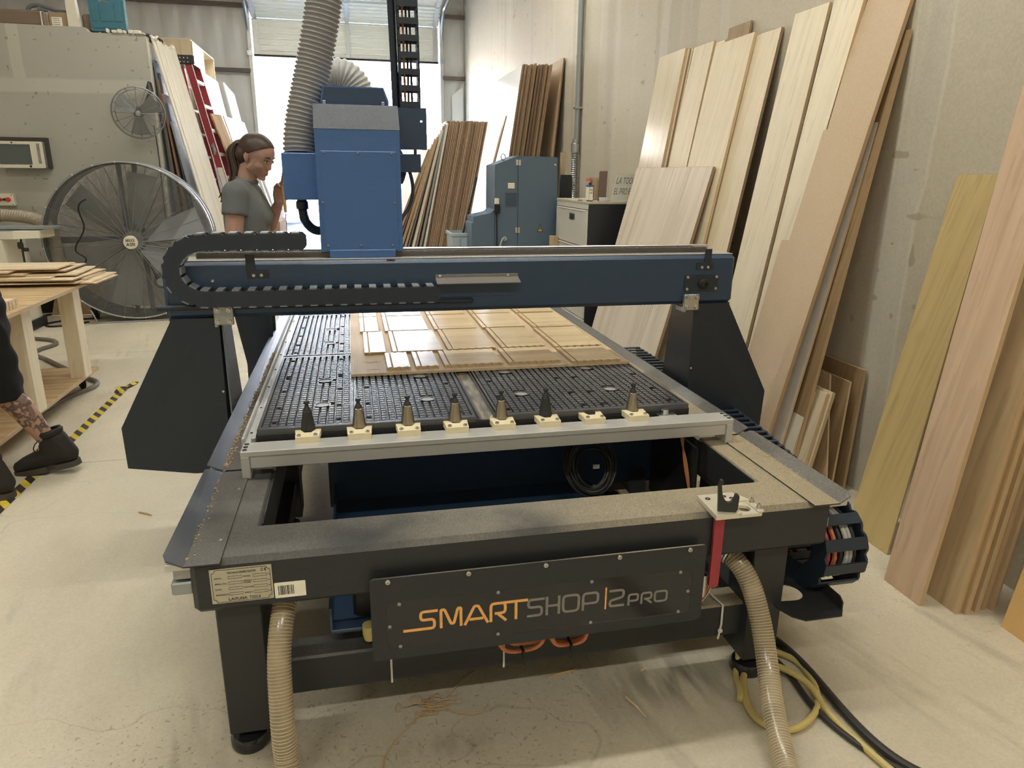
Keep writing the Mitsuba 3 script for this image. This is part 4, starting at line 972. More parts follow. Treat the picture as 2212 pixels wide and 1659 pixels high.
# ------------------------------------------------------------------ sawdust and chips
def heap(name, label, pts, n, spread, zf, rmax, seed, mat_='sawdust', h0=.0, rmin=.3):
    q = np.random.default_rng(seed); p_ = np.asarray(pts, float); ms = []
    s = np.r_[0, np.cumsum(np.linalg.norm(np.diff(p_, axis=0), axis=1))]
    for i in range(n):
        u = q.uniform(0, s[-1]); c = np.array([np.interp(u, s, p_[:, a]) for a in range(3)]) + np.array([q.normal(0, spread), q.normal(0, spread), 0])
        r = rmax * q.uniform(rmin, 1); v = q.normal(0, 1, (6, 3)); v /= np.linalg.norm(v, axis=1, keepdims=True); v *= r * np.array([1, .7, .4])
        v = v @ rot('z', q.uniform(0, 360)).T; v[:, 2] -= v[:, 2].min()
        ms.append(hull(v + c))
    return solo(name, cat(ms), mat_, label, 'sawdust', smooth=False, kind='stuff')
heap('sawdust', 'pale sawdust drift along the right side of the vacuum table', [(.80, .62, .6368), (.80, 1.8, .6368), (.80, 2.6, .6368)], 2600, .030, 0, .006, 11)
heap('sawdust', 'chips along the fold of the left deck lip', [(-.905, .60, .641), (-.905, 1.4, .641), (-.905, 2.2, .641)], 750, .008, 0, .006, 12, 'wood_bits')
heap('sawdust', 'few chips along the fold of the front left deck plate', [(-.902, .0, .641), (-.904, .56, .641)], 80, .006, 0, .005, 13, 'wood_bits')
heap('sawdust', 'sawdust at the foot of the rack on the right deck plate', [(.86, .45, .641), (.885, .52, .641), (.905, .12, .641)], 260, .014, 0, .004, 14)
# ------------------------------------------------------------------ boards leaning on the right wall
def lean(name, label, y0, y1, xf, xt, zt, th, mt, group=None, edge='ply_edge', yb=None, cat_='wooden board', z0=0.0, slant=None):
    """board whose front face runs from x = xf at the floor to xt at zt, between y0 and y1 (yb: other limits at the foot)"""
    b0, b1 = yb or (y0, y1)
    c = np.array([(xf, b0, z0), (xf, b1, z0), (xt, y1, zt), (xt, y0, zt)], float)
    d = np.array([zt - z0, 0, -(xt - xf)]); d /= np.linalg.norm(d)      # away from the front face, into the wall side
    k = thing(name, label, cat_, group)
    core = hull(np.vstack([c + d * .0008, c + d * th]))
    put(k + '__core', core, edge, False)
    ct = c.mean(0); ins = ct + (c - ct) * .9985
    put(k + '__face', hull(np.vstack([ins, ins + d * .0008])), mt, False)
    return k
G8 = 'tall boards leaning on the right wall'
lean('plywood_board', 'narrow glossy birch board leaning at the far end of the row, above the filing cabinet', 3.557, 4.012, 1.585, 1.968, 2.459, .018, 'birch_gloss', G8)
for i, (dx, dy) in enumerate(((.022, .035), (.044, .062))):
    lean('plywood_board', f'dark edged birch board showing only its edge right behind the glossy board, {["nearer it", "nearer the wall"][i]}', 3.557 - dy, 4.0, 1.59 + dx, 1.972 + dx * .6, 2.45, .018, 'birch', G8, 'ply_edge_dark')
lean('plywood_board', 'birch board with pale grain leaning just right of the glossy board', 3.155, 3.455, 1.585, 1.985, 2.444, .018, 'birch', G8)
lean('plywood_board', 'wide plain birch board in the middle of the row, behind the washed square panel', 2.637, 3.128, 1.560, 1.985, 2.410, .019, 'birch', G8)
lean('plywood_board', 'knotty birch board with a dark right edge leaning beside the wide plain board', 2.377, 2.72, 1.605, 2.004, 2.393, .018, 'birch', G8, 'ply_edge_dark')
lean('plywood_board', 'short grey board peeking above the tops of the birch boards', 2.735, 3.005, 1.700, 2.008, 2.492, .016, 'brown_ply', G8, 'ply_edge_dark')
lean('plywood_board', 'pale thin board whose top shows between two birch boards', 3.03, 3.15, 1.66, 1.999, 2.43, .012, 'birch_pale', G8)
lean('plywood_board', 'pale straight grained birch board leaning left of the stepped fibreboard', 1.935, 2.235, 1.632, 1.994, 2.432, .019, 'birch_pale', G8, yb=(1.945, 2.25))
lean('plywood_board', 'birch board with wavy grain standing between the pale board and the stepped fibreboard', 1.66, 1.905, 1.600, 2.000, 2.445, .018, 'birch_pale', G8, yb=(1.76, 1.86))
lean('melamine_board', 'white faced board hidden behind the stepped fibreboard, seen in the gap on its right', 1.372, 1.70, 1.600, 2.000, 2.12, .012, 'white_paint', G8)
lean('plywood_board', 'brown edged board leaning against the wall right behind the stepped fibreboard', 1.338, 1.69, 1.652, 2.004, 2.20, .018, 'brown_ply', G8, 'tan_edge', yb=(1.30, 1.69))
lean('plywood_board', 'dark slab standing in the gap between the pale board and the stepped fibreboard, upper one', 1.80, 1.915, 1.72, 1.95, 1.62, .018, 'cabinet_grey', G8, 'ply_edge_dark')
lean('plywood_board', 'dark brown slab in the gap between the pale board and the stepped fibreboard, lower one', 1.78, 1.93, 1.69, 1.88, 1.18, .018, 'brown_ply', G8, 'ply_edge_dark')
# fibreboard with two steps on its left edge
k = thing('fibreboard', 'big pinkish fibreboard with two steps in its left edge leaning on the right wall', 'wooden board', G8)
outl = [(1.372, 0), (1.745, 0), (1.766, 1.243), (1.699, 1.247), (1.697, 1.792), (1.666, 1.795), (1.690, 2.49), (1.353, 2.49)]
L_ = math.hypot(1, .217)
def onE(poly, a, b, mt, key):
    m_ = extr(Polygon(poly), a, b, 'x'); v = m_.vertices.copy(); d, y, z = v[:, 0].copy(), v[:, 1].copy(), v[:, 2].copy()
    v[:, 0] = 1.496 + .217 * z + d / L_; v[:, 2] = z - d * .217 / L_
    v[:, 2] = np.maximum(v[:, 2], 0)
    put(key, tri(v, m_.faces), mt, False)
onE(outl, .0008, .019, 'tan_edge', k + '__core'); onE(list(Polygon(outl).buffer(-.001).exterior.coords), 0, .0009, 'mdf', k + '__face')
# the short washed panel in front of the row
lean('washed_panel', 'pale grey washed wide panel leaning in front of the birch boards beside the filing cabinet', 2.697, 3.987, 1.412, 1.818, 1.625, .020, 'washed_ply', None, 'ply_edge_dark')
solo('timber_offcut', hull([(1.745, 2.30, .0), (1.765, 2.30, 0), (1.745, 2.36, 0), (1.765, 2.36, 0), (1.875, 2.30, 1.13), (1.895, 2.30, 1.13), (1.875, 2.36, 1.13), (1.895, 2.36, 1.13)]), 'tan_ply', 'narrow offcut standing behind the bridge end between two boards', 'offcut')
# offcuts on the floor by the wall
GO = 'offcuts leaning low on the right wall'
lean('offcut', 'cream painted offcut in front of the low offcuts on the right wall', 1.318, 1.468, 1.620, 1.748, .534, .022, 'offwhite_panel', GO, yb=(1.30, 1.475))
lean('offcut', 'thick birch offcut right behind the cream painted one', 1.262, 1.585, 1.660, 1.789, .538, .018, 'birch', GO, yb=(1.235, 1.585))
lean('offcut', 'thin birch offcut stuck to the back of the thick birch offcut', 1.250, 1.585, 1.684, 1.812, .545, .018, 'birch', GO, yb=(1.222, 1.585))
lean('offcut', 'greyish slanting offcut behind the birch offcuts', 1.391, 1.502, 1.800, 1.889, .595, .010, 'tan_ply', GO, yb=(1.175, 1.40))
lean('offcut', 'brown middle offcut with a chipped right edge', 1.295, 1.60, 1.858, 1.936, .582, .012, 'brown_ply', GO, yb=(1.225, 1.60))
lean('offcut', 'tallest brown offcut standing flat against the right wall', 1.280, 1.66, 1.950, 1.996, .644, .016, 'brown_ply', GO, 'tan_edge', yb=(1.25, 1.66))
lean('plywood_strip', 'short olive yellow plywood sheet leaning on the right wall', .743, .942, 1.723, 2.018, 1.582, .007, 'yellow_ply', None, yb=(.642, .903))
lean('plywood_strip', 'long rosy plywood strip leaning in front of the plywood stack at the right edge', .270, .478, 1.573, 1.905, 3.05, .019, 'rose_ply', None, 'ply_edge', yb=(.287, .475))
q = np.random.default_rng(21); x = 1.668
for i in range(11):
    th = [.019, .014, .019, .019, .012, .019, .019, .019, .012, .019, .019][i]
    y0 = .214 + [0, .004, -.012, .006, .010, -.004, .008, .002, .012, -.006, .006][i]
    lean('plywood_sheet', 'grey brown front sheet of the plywood stack at the right edge' if i == 0 else f'plywood sheet seen on edge in the right hand stack, {["", "second", "third", "fourth", "fifth", "sixth", "seventh", "eighth", "ninth", "tenth", "last"][i]} from the front', y0, .365, x, x + .245, 2.43, th - .001, 'tan_ply', 'sheets stacked at the right edge', 'ply_edge' if i % 3 != 1 else 'tan_edge')
    x += th
solo('tan_sheet', hull([(1.765, -.55, 0), (1.774, .116, 0), (1.784, .116, 0), (1.775, -.55, 0), (1.955, -.55, 1.2), (1.964, .116, 1.2), (1.974, .116, 1.2), (1.965, -.55, 1.2)]), 'orange_ply', 'orange tan sheet leaning at the lower right edge', 'wooden board', smooth=False)
# ------------------------------------------------------------------ far right: sheet stacks
q = np.random.default_rng(33)
ORD = ['first','second','third','fourth','fifth','sixth','seventh','eighth','ninth','tenth','eleventh','twelfth','thirteenth','fourteenth','fifteenth','sixteenth','seventeenth','eighteenth','nineteenth','twentieth','twenty-first','twenty-second','twenty-third','last']
lean('melamine_sheet', 'tall glossy white melamine sheet leaning before the dark sheet stack', 6.9, 9.35, 1.115, 1.526, 2.764, .018, 'white_gloss', None, 'ply_edge_dark')
for i in range(18):
    x = 1.138 + i * .0208; y0 = 6.9 + q.uniform(-.02, .04)
    lean('dark_sheet', f'{ORD[i]} brown edged sheet from the left in the tall dark stack', y0, 9.3, x, x + .405 - i * .002, 2.768 + q.uniform(-.012, .02), q.choice([.017, .0195, .015]), 'brown_ply', 'sheets in the tall dark stack', ['ply_edge_dark', 'brown_ply', 'stack_brown'][q.integers(3)])
lean('dark_sheet', 'single brown sheet leaning against the wall right of the tall dark stack', 6.85, 8.6, 1.74, 2.0, 2.85, .016, 'tan_ply', None, 'stack_brown')
for i in range(24):
    x = .235 + i * .0205; y0 = 6.98 + q.uniform(-.015, .02)
    lean('fibre_sheet', f'{ORD[i]} fibreboard sheet from the left in the leaning stack beside the cutting head', y0, 8.2, x, x + .425, 2.15 + q.uniform(-.006, .006), q.choice([.0165, .0155, .0175]), 'tan_ply', 'sheets in the leaning stack', ['fibre_a', 'fibre_b', 'fibre_c'][q.integers(3)])
desc = ['white', 'pale grey', 'brown', 'white', 'grey', 'brown', 'pale', 'dark grey', 'tan', 'tan']
for i in range(10):
    xf = .20 - i * .062; xt = .655 - i * .024
    lean('loose_sheet', f'{desc[i]} edged sheet fanned out on the left of the leaning stack, {["first", "second", "third", "fourth", "fifth", "sixth", "seventh", "eighth", "ninth", "tenth"][i]} from it', 6.95 + q.uniform(-.06, .03), 8.1, xf, xt, 2.14 - i * .035 + q.uniform(-.02, .02), [.02, .025, .018, .03, .018, .02, .028, .018, .02, .02][i], ['white_gloss', 'tan_ply'][i % 2], 'loose sheets by the leaning stack', ['offwhite_panel', 'galv_dull', 'fibre_a', 'offwhite_panel', 'galv_dull', 'fibre_b', 'tan_edge', 'stack_brown', 'tan_edge', 'fibre_a'][i])
lean('plywood_strip', 'thin brown strip leaning on the white melamine sheet', 6.70, 6.80, 1.10, 1.30, 2.2, .014, 'tan_ply', None, 'ply_edge_dark', z0=1.45)
solo('metal_bar', tube([(.66, 5.9, .9), (.86, 6.1, 1.53)], .012, 6), 'black_steel', 'slim dark bar leaning on the white melamine sheet by the electrical cabinet', 'bar')
solo('white_board', slab([(1.70, 14.25, 0), (1.98, 14.25, 0), (1.97, 14.35, 3.33), (1.74, 14.35, 3.15)], .02), 'white_paint', 'white panel standing on end right of the roller door', 'panel', smooth=False)
# ------------------------------------------------------------------ electrical cabinet
k = thing('electrical_cabinet', 'grey sheet metal electrical cabinet with warning triangle in front of the dark sheet stack', 'electrical cabinet')
yc = 5.30
put(k + '__body', extr([(.900, 0), (1.540, 0), (1.524, 1.728), (1.128, 1.736), (.903, 1.650)], yc + .004, yc + .48, 'y'), 'cabinet_grey', False)
put(k + '__door', extr([(1.137, .06), (1.530, .06), (1.518, 1.718), (1.130, 1.726)], yc - .010, yc + .004, 'y'), 'cabinet_grey', False)
put(k + '__side_panel', extr([(.912, .06), (1.128, .06), (1.121, 1.722), (.910, 1.640)], yc - .006, yc + .004, 'y'), 'cabinet_grey', False)
for z in (1.672, 1.036): put(k + '__hinge', cat([bx(1.104, 1.128, yc - .016, yc - .004, z - .028, z + .028, .003), bx(1.132, 1.152, yc - .018, yc - .006, z - .028, z + .028, .003)]), 'alu')
put(k + '__info_label', bx(1.028, 1.094, yc - .0085, yc - .006, 1.432, 1.485, .0005), 'paper')
lv = k + '__vent'
put(lv, bx(1.0, 1.118, yc - .0075, yc - .006, 1.255, 1.405, .0005), 'grey_steel')
for z in np.arange(1.265, 1.40, .0125): put(lv + '__louvre', hull([(x, y, z_) for x in (1.004, 1.114) for y, z_ in ((yc - .0075, z), (yc - .0075, z + .009), (yc - .017, z))]), 'cabinet_grey', False)
tg = Polygon([(1.328, 1.018), (1.384, 1.018), (1.356, 1.100)])
put(k + '__warning_triangle', extr(tg, yc - .012, yc - .010, 'y'), 'ink', False)
put(k + '__warning_triangle__field', extr(tg.buffer(-.0055), yc - .0128, yc - .0119, 'y'), 'warn_yellow', False)
put(k + '__warning_triangle__bolt_sign', extr([(1.352, 1.068), (1.362, 1.068), (1.357, 1.050), (1.364, 1.050), (1.352, 1.026), (1.355, 1.044), (1.349, 1.044)], yc - .0134, yc - .0127, 'y'), 'ink', False)
put(k + '__switch', cat([bx(.895, .935, yc - .05, yc - .005, 1.285, 1.34, .005), bx(.90, .93, yc - .055, yc - .048, 1.305, 1.315, .002)]), 'paper')
put(k + '__socket', bx(.892, .945, yc - .055, yc - .005, 1.20, 1.282, .006), 'rubber')
put(k + '__socket_cable', tube([(.915, yc - .03, 1.2), (.918, yc - .03, .9), (.92, yc - .03, .4)], .006, 6), 'rubber')
put(k + '__lock', lathe([(0, 0), (.012, 0), (.012, .008), (.004, .01), (0, .01)], (1.497, yc - .010, 1.655), (0, -1, 0), 14), 'steel')
put(k + '__lifting_eye', tube([(1.0 + .022 * math.cos(t), yc + .1, 1.725 + .028 * math.sin(t)) for t in np.linspace(0, 2 * PI, 22)], .005, 6, cap=False), 'steel')
put(k + '__lifting_eye__shank', cyl((1.0, yc + .1, 1.67), (1.0, yc + .1, 1.70), .006, 8), 'steel')
put(k + '__side_box', extr([(.672, 0), (.900, 0), (.900, 1.235), (.86, 1.20), (.690, 1.165), (.690, 1.11), (.672, 1.10)], yc + .01, yc + .40, 'y'), 'cabinet_grey', False)
put(k + '__cable_gland', cat([lathe([(0, 0), (.022, 0), (.02, .02), (0, .022)], (1.0, yc - .006, .955), (0, -1, 0), 12), tube(spline([(1.0, yc - .03, .955), (.975, yc - .06, .965), (.955, yc - .06, .93), (.95, yc - .04, .80), (.95, yc - .03, .4)], 24), .009, 8)]), 'hose_grey_light')
solo('dark_board', hull([(x, y, z) for x0, x1, z in ((1.60, 1.72, 0), (1.595, 1.715, 1.52), (1.60, 1.705, 1.565)) for x in (x0, x1) for y in (5.42, 5.46)]), 'file_black', 'dark blue board end standing between the electrical cabinet and the wall', 'wooden board', smooth=False)
solo('pale_board', slab([(1.585, 5.5, 0), (1.60, 5.5, 0), (1.66, 5.5, 1.78), (1.61, 5.5, 1.78)], .03), 'tan_ply', 'pale board standing behind the dark blue board end', 'wooden board', smooth=False)
solo('pale_board', bx(1.395, 1.480, 5.06, 5.075, 0, 1.0, .002), 'tan_ply', 'short pale board standing at the foot of the electrical cabinet', 'wooden board')
# filing cabinet (four wide drawers facing the shop)
k = thing('filing_cabinet', 'black sided lateral filing cabinet with pale grey drawers next to the washed panel', 'filing cabinet')
fx0, fx1, fy0, fy1, fz1 = 1.49, 1.985, 4.24, 5.17, 1.345
put(k + '__carcass', bx(fx0 + .012, fx1, fy0, fy1, 0, fz1 - .016, .004), 'file_black')
put(k + '__top', bx(fx0 - .004, fx1 + .004, fy0 - .006, fy1 + .006, fz1 - .018, fz1 + .004, .004), 'file_top')
put(k + '__top_rail', bx(fx0, fx0 + .02, fy0 + .002, fy1 - .002, fz1 - .062, fz1 - .019, .002), 'file_grey')
zt_ = fz1 - .068
for i in range(4):
    z1 = zt_ - i * .315; dr_ = put(k + '__drawer', bx(fx0 - .004 + .004 * (i % 2), fx0 + .018, fy0 + .003, fy1 - .003, z1 - .308, z1, .003), 'file_grey')
    put(dr_ + '__label_holder', cat([bx(fx0 - .010, fx0 - .003, 4.56, 4.72, z1 - .10, z1 - .042, .002)]), 'galv')
    put(dr_ + '__label_window', bx(fx0 - .0115, fx0 - .0095, 4.58, 4.68, z1 - .092, z1 - .052, .0005), 'ink')
    put(dr_ + '__grip', bx(fx0 - .012, fx0, fy0 + .05, fy1 - .05, z1 - .012, z1 - .004, .002), 'file_grey')
zt_ = fz1 + .0045
k = thing('solvent_can', 'blue and white rectangular metal can on the filing cabinet', 'can')
put(k + '__body', bx(1.515, 1.555, 4.27, 4.36, zt_, zt_ + .135, .004), 'can_blue')
put(k + '__label', bx(1.513, 1.5152, 4.272, 4.358, zt_ + .01, zt_ + .118, .0005), 'paper')
put(k + '__label_side', bx(1.517, 1.548, 4.2685, 4.2705, zt_ + .01, zt_ + .118, .0005), 'paper')
for z, s in ((.088, 'ACE'), (.064, 'LAC')): put(k + '__label_print', text(s, .015, (1.519, 4.2684, zt_ + z), (1, 0, 0), (0, 0, 1), .0005, True, width=.027), 'ink', False)
put(k + '__cap', lathe([(0, 0), (.012, 0), (.012, .014), (.010, .016), (0, .016)], (1.535, 4.315, zt_ + .135), (0, 0, 1), 14), 'rubber')
solo('red_rag', hull([(1.56 + .03 * math.cos(a) * r, 4.42 + .03 * math.sin(a) * r, zt_ + .165 + z) for a in np.linspace(0, 6, 12) for r, z in ((1, 0), (.8, .025), (.3, .035))]), 'rag_pink', 'pinkish red rag lying on a tan board behind the can', 'rag', smooth=40)
k = solo('small_board', slab([(1.56, 4.41, zt_), (1.68, 4.41, zt_), (1.70, 4.45, zt_ + .19), (1.58, 4.45, zt_ + .19)], .03), 'tan_ply', 'small tan board standing behind the can on the filing cabinet', 'wooden board', smooth=False)
solo('small_board', slab([(1.60, 4.28, zt_), (1.665, 4.28, zt_), (1.70, 4.36, zt_ + .245), (1.632, 4.36, zt_ + .245)], .022), 'small_brown', 'narrow dark brown board leaning upright on the filing cabinet', 'wooden board', smooth=False)
k = thing('stencil_sign', 'pale sign sheet with two rows of dark stencilled letters leaning on the filing cabinet', 'sign')
sg_o, sg_u, sg_v = np.array([1.70, 4.262, zt_ + .003]), np.array([.97, .05, .0]), np.array([.30, .25, .92]); sg_u /= np.linalg.norm(sg_u); sg_v /= np.linalg.norm(sg_v)
put(k + '__sheet', slab([sg_o, sg_o + sg_u * .285, sg_o + sg_u * .285 + sg_v * .245, sg_o + sg_v * .245], .004), 'sign_grey', False)
nn = np.cross(sg_u, sg_v)
for s, v_ in (('LA TOOL IS A', .155), ('EL PRO BE USO', .060)):
    put(k + '__lettering', text(s, .055, sg_o + sg_u * .012 + sg_v * v_ + nn * .0018, sg_u, sg_v, .0008, True, width=.262), 'grey_print', False)
solo('paper_sheet', slab([(1.54, 4.245, zt_ + .002), (1.66, 4.245, zt_ + .002), (1.66, 4.40, zt_ + .002), (1.56, 4.40, zt_ + .002)], .002), 'paper', 'white paper lying on the filing cabinet edge', 'paper', smooth=False)
solo('grey_tray', cat([bx(1.605, 1.70, 4.262, 4.30, zt_ + .004, zt_ + .008, .001), slab([(1.60, 4.25, zt_ + .004), (1.70, 4.25, zt_ + .004), (1.69, 4.26, zt_ + .034), (1.598, 4.26, zt_ + .034)], .004)]), 'galv', 'small grey metal tray on the paper', 'tray')
heap('debris', 'little heap of keys and scraps beside the can', [(1.505, 4.43, zt_), (1.505, 4.50, zt_)], 26, .012, 0, .016, 5, 'wire')
labels['debris']['category'] = 'scraps'
# plastic bin
k = thing('plastic_bin', 'blue grey plastic bin beside the electrical cabinet', 'bin')
mm = mf(hull([(x, y, z) for x0, x1, y0, y1, z in ((.545, .70, 5.62, 5.95, 0), (.515, .735, 5.58, 5.99, .985)) for x in (x0, x1) for y in (y0, y1)])) - mf(hull([(x, y, z) for x0, x1, y0, y1, z in ((.555, .69, 5.63, 5.94, .02), (.525, .725, 5.59, 5.98, 1.0)) for x in (x0, x1) for y in (y0, y1)]))
put(k + '__tub', tm(mm), 'bin_grey', 25)
put(k + '__rim', cat([bx(.505, .745, 5.565, 5.585, .955, .99, .004), bx(.505, .525, 5.57, 6.0, .955, .99, .004), bx(.725, .745, 5.57, 6.0, .955, .99, .004)]), 'bin_grey')
for x in (.585, .665): put(k + '__rib', bx(x - .008, x + .008, 5.565, 5.60, .3, .95, .003), 'bin_grey')
# ------------------------------------------------------------------ hazard tape on the floor
k = thing('hazard_tape', 'yellow and black striped floor tape running past the work table', 'tape')
def ribbon(pts, w, zf=.0012):
    p_ = np.asarray(pts, float); v = []
    for i, c in enumerate(p_):
        t = p_[min(i + 1, len(p_) - 1)] - p_[max(i - 1, 0)]; t /= np.linalg.norm(t); s = np.cross([0, 0, 1], t); s /= np.linalg.norm(s)
        v += [c - s * w / 2, c + s * w / 2]
    f = []
    for i in range(len(p_) - 1): a = 2 * i; f += [[a, a + 3, a + 1], [a, a + 2, a + 3]]
    m_ = tri(v, f); return m_
put(k + '__strip', ribbon([(-2.182, y, .0015) for y in np.linspace(-1.5, 3.80, 40)], .058), 'hazard_tape', False)
put(k + '__torn_end', ribbon([(-2.182, 3.78, .002), (-2.18, 3.83, .012), (-2.178, 3.87, .022), (-2.17, 3.92, .008), (-2.155, 3.98, .004), (-2.14, 4.03, .012)], .055), 'hazard_tape', True)
put(k + '__curled_bit', ribbon([(-2.21, 3.78, .004), (-2.20, 3.82, .02), (-2.215, 3.86, .028), (-2.235, 3.85, .02)], .03), 'hazard_tape', True)
# ------------------------------------------------------------------ work table
k = thing('work_table', 'rolling shop-built plywood work table with open shelf at the left', 'table')
put(k + '__tabletop', bx(-4.3, -2.300, 2.15, 4.12, .785, .808, .002), 'bench_ply')
put(k + '__tabletop__edge', bx(-2.3005, -2.2985, 2.152, 4.118, .786, .807, 0), 'ply_edge')
put(k + '__apron', bx(-4.2, -2.40, 2.26, 2.28, .70, .785, .002), 'bench_ply')
put(k + '__shelf', bx(-4.3, -2.388, 2.16, 4.05, .118, .140, .002), 'bench_ply')
put(k + '__shelf__edge', bx(-2.3885, -2.3868, 2.162, 4.048, .119, .139, 0), 'ply_edge')
for y0 in (2.20, 2.905, 3.722):
    for x1, s in ((-2.370, 1), (-4.22, -1)):
        put(k + '__leg', cat([bx(x1 - .02, x1, y0 + .0, y0 + .128, .14, .785, .0015), bx(*sorted((x1 - s * .02, x1 - s * .098)), y0, y0 + .020, .14, .785, .0015)]), 'birch_pale')
for x, y in ((-2.475, 3.93), (-2.475, 2.28), (-4.2, 3.93), (-4.2, 2.28)):
    c_ = put(k + '__caster', lathe([(0, -.016), (.035, -.016), (.046, -.010), (.048, 0), (.046, .010), (.035, .016), (0, .016)], (x, y, .048), (.8, .6, 0), 22), 'rubber', 40)
    put(c_ + '__fork', cat([bx(x - .045, x + .045, y - .045, y + .045, .112, .118, .002), hull([(x + .022 * .8 + a, y - .02 * .6 + b, z) for a, b, z in ((-.02, -.02, .112), (.02, .02, .112), (-.006, -.006, .04), (.006, .006, .04), (-.02, .0, .112), (.006, .0, .04))])]), 'black_steel')
# sheets fanned on the table
q = np.random.default_rng(17)
ends = [(-2.20, 3.68, 4.13, .811), (-2.222, 3.65, 4.20, .822), (-2.285, 3.58, 4.17, .832), (-2.275, 3.72, 4.10, .842), (-2.300, 3.56, 4.16, .852), (-2.45, 3.60, 4.10, .862), (-2.318, 3.70, 4.17, .872), (-2.62, 3.66, 4.12, .882), (-2.40, 3.75, 4.18, .892), (-2.70, 3.62, 4.1, .902), (-2.436, 3.70, 4.06, .914)]
od = ['lowest', 'second lowest', 'third from the bottom', 'fourth from the bottom', 'fifth from the bottom', 'sixth from the bottom', 'seventh from the bottom', 'fourth from the top', 'third from the top', 'second from the top', 'topmost']
for i, (xr, y0, y1, z) in enumerate(ends):
    L = 1.35 + q.uniform(0, .25); tw = math.radians(q.uniform(-3, 3)); c = np.array([[-L, 0], [0, 0], [0, y1 - y0], [-L, y1 - y0]])
    R2 = np.array([[math.cos(tw), -math.sin(tw)], [math.sin(tw), math.cos(tw)]]); c = c @ R2.T + [xr, y0]
    t_ = thing('plywood_piece', f'thin birch plywood piece in the fanned pile on the work table, {od[i]}', 'plywood piece', 'plywood pieces piled on the work table')
    put(t_ + '__core', extr(Polygon(c), z - .002, z + .0062), 'ply_edge_pale' if i % 4 else 'ply_edge_dark', False)
    put(t_ + '__face', extr(Polygon(c).buffer(-.0006), z + .0062, z + .0070), 'birch_bright', False)
# notched pieces poking over the table edge
for i in range(3):
    t_ = thing('notched_piece', f'small birch piece with a dark notched end at the table corner, {["lowest", "middle", "top"][i]} of three', 'wooden panel', 'notched pieces at the table corner')
    z = .809 + i * .0165
    pl = sbox(-2.95, 2.70, -2.345, 2.84)
    for j in range(3): pl = pl.difference(sbox(-2.360, 2.718 + j * .043, -2.340, 2.736 + j * .043))
    put(t_, extr(pl, z, z + .015), 'birch_bright', False)
# ------------------------------------------------------------------ big drum fan
k = thing('drum_fan', 'huge galvanised drum fan on wheels standing before the office wall', 'fan')
FC = np.array([-2.72, 6.5, .845]); FR = .795
fr3 = rot('z', 6.0)            # its axis points towards the shop
ax_ = fr3 @ np.array([0, 1., 0])
def fan_l(m_): return place(m_, fr3, FC)
def ring(r, y, t, n=72, k_=6): return tube([(r * math.cos(a), y, r * math.sin(a)) for a in np.linspace(0, 2 * PI, n)], t, k_, cap=False)
D0, D1 = 0.0, .52
put(k + '__drum', fan_l(lathe([(FR, D0), (FR, D0 + .12), (FR - .010, D0 + .13), (FR - .010, D1 - .13), (FR, D1 - .12), (FR, D1), (FR - .006, D1), (FR - .006, D1 - .12), (FR - .016, D1 - .13), (FR - .016, D0 + .13), (FR - .006, D0 + .12), (FR - .006, D0)], (0, 0, 0), (0, 1, 0), 96)), 'fan_drum', 30)
for y in (D0, D1): put(k + '__rim', fan_l(ring(FR + .002, y, .011, 96, 8)), 'galv_dull', 40)
for y, nm in ((D0 - .012, 'front'), (D1 + .012, 'rear')):
    rs = np.arange(.09, FR - .02, .0118)
    put(k + '__guard_rings', fan_l(cat([ring(r, y, .0017, 64, 3) for r in rs])), 'wire', 40, kind='stuff')
    sp = []
    for i in range(24):
        a = 2 * PI * i / 24 + .06
        d = np.array([math.cos(a), 0, math.sin(a)])
        put(k + '__guard_spoke', fan_l(tube([d * .06 + [0, y - .006, 0], d * (FR + .004) + [0, y * .2 + (D0 if nm == 'front' else D1) * .8, 0]], .0038, 5)), 'wire')
put(k + '__badge', fan_l(lathe([(0, -.034), (.060, -.034), (.068, -.030), (.070, -.012), (0, -.012)], (0, 0, 0), (0, 1, 0), 32)), 'white_plastic', 40)
for s, z in (('MAXX', .006), ('AIR', -.036)):
    put(k + '__badge__lettering', fan_l(text(s, .030, (0, -.0343, z), (1, 0, 0), (0, 0, 1), .001, True, width=.085, center=True)), 'ink', False)
put(k + '__hub', fan_l(lathe([(0, .16), (.10, .16), (.115, .18), (.115, .28), (.05, .30), (.03, .45), (0, .45)], (0, 0, 0), (0, 1, 0), 28)), 'galv_dull', 40)
for i in range(6):
    a = 2 * PI * i / 6 + .30; w = 22
    b_ = []
    for r, hw, tw in ((.10, .06, .55), (.35, .115, .42), (.70, .15, .28)):
        for sgn in (-1, 1):
            b_.append((r, sgn * hw * math.cos(tw), sgn * hw * math.sin(tw)))
    v = np.array([(math.cos(a) * r - math.sin(a) * t, .23 + o, math.sin(a) * r + math.cos(a) * t) for r, t, o in b_])
    v = np.vstack([v, v + [0, .004, 0]])
    f = [[0, 2, 3], [0, 3, 1], [2, 4, 5], [2, 5, 3], [6, 9, 8], [6, 7, 9], [8, 11, 10], [8, 9, 11], [0, 1, 7], [0, 7, 6], [4, 10, 11], [4, 11, 5], [0, 6, 8], [0, 8, 2], [2, 8, 10], [2, 10, 4], [1, 3, 9], [1, 9, 7], [3, 5, 11], [3, 11, 9]]
    put(k + '__blade', fan_l(tri(v, f)), 'fan_blade', False)
for x in (-.09, .06): put(k + '__motor_strut', fan_l(bx(x - .022, x + .022, .40, .44, -FR + .02, FR - .02, .004)), 'grey_steel')
put(k + '__cross_bar', fan_l(bx(-FR + .02, FR - .02, .41, .44, -.03, .03, .004)), 'grey_steel')
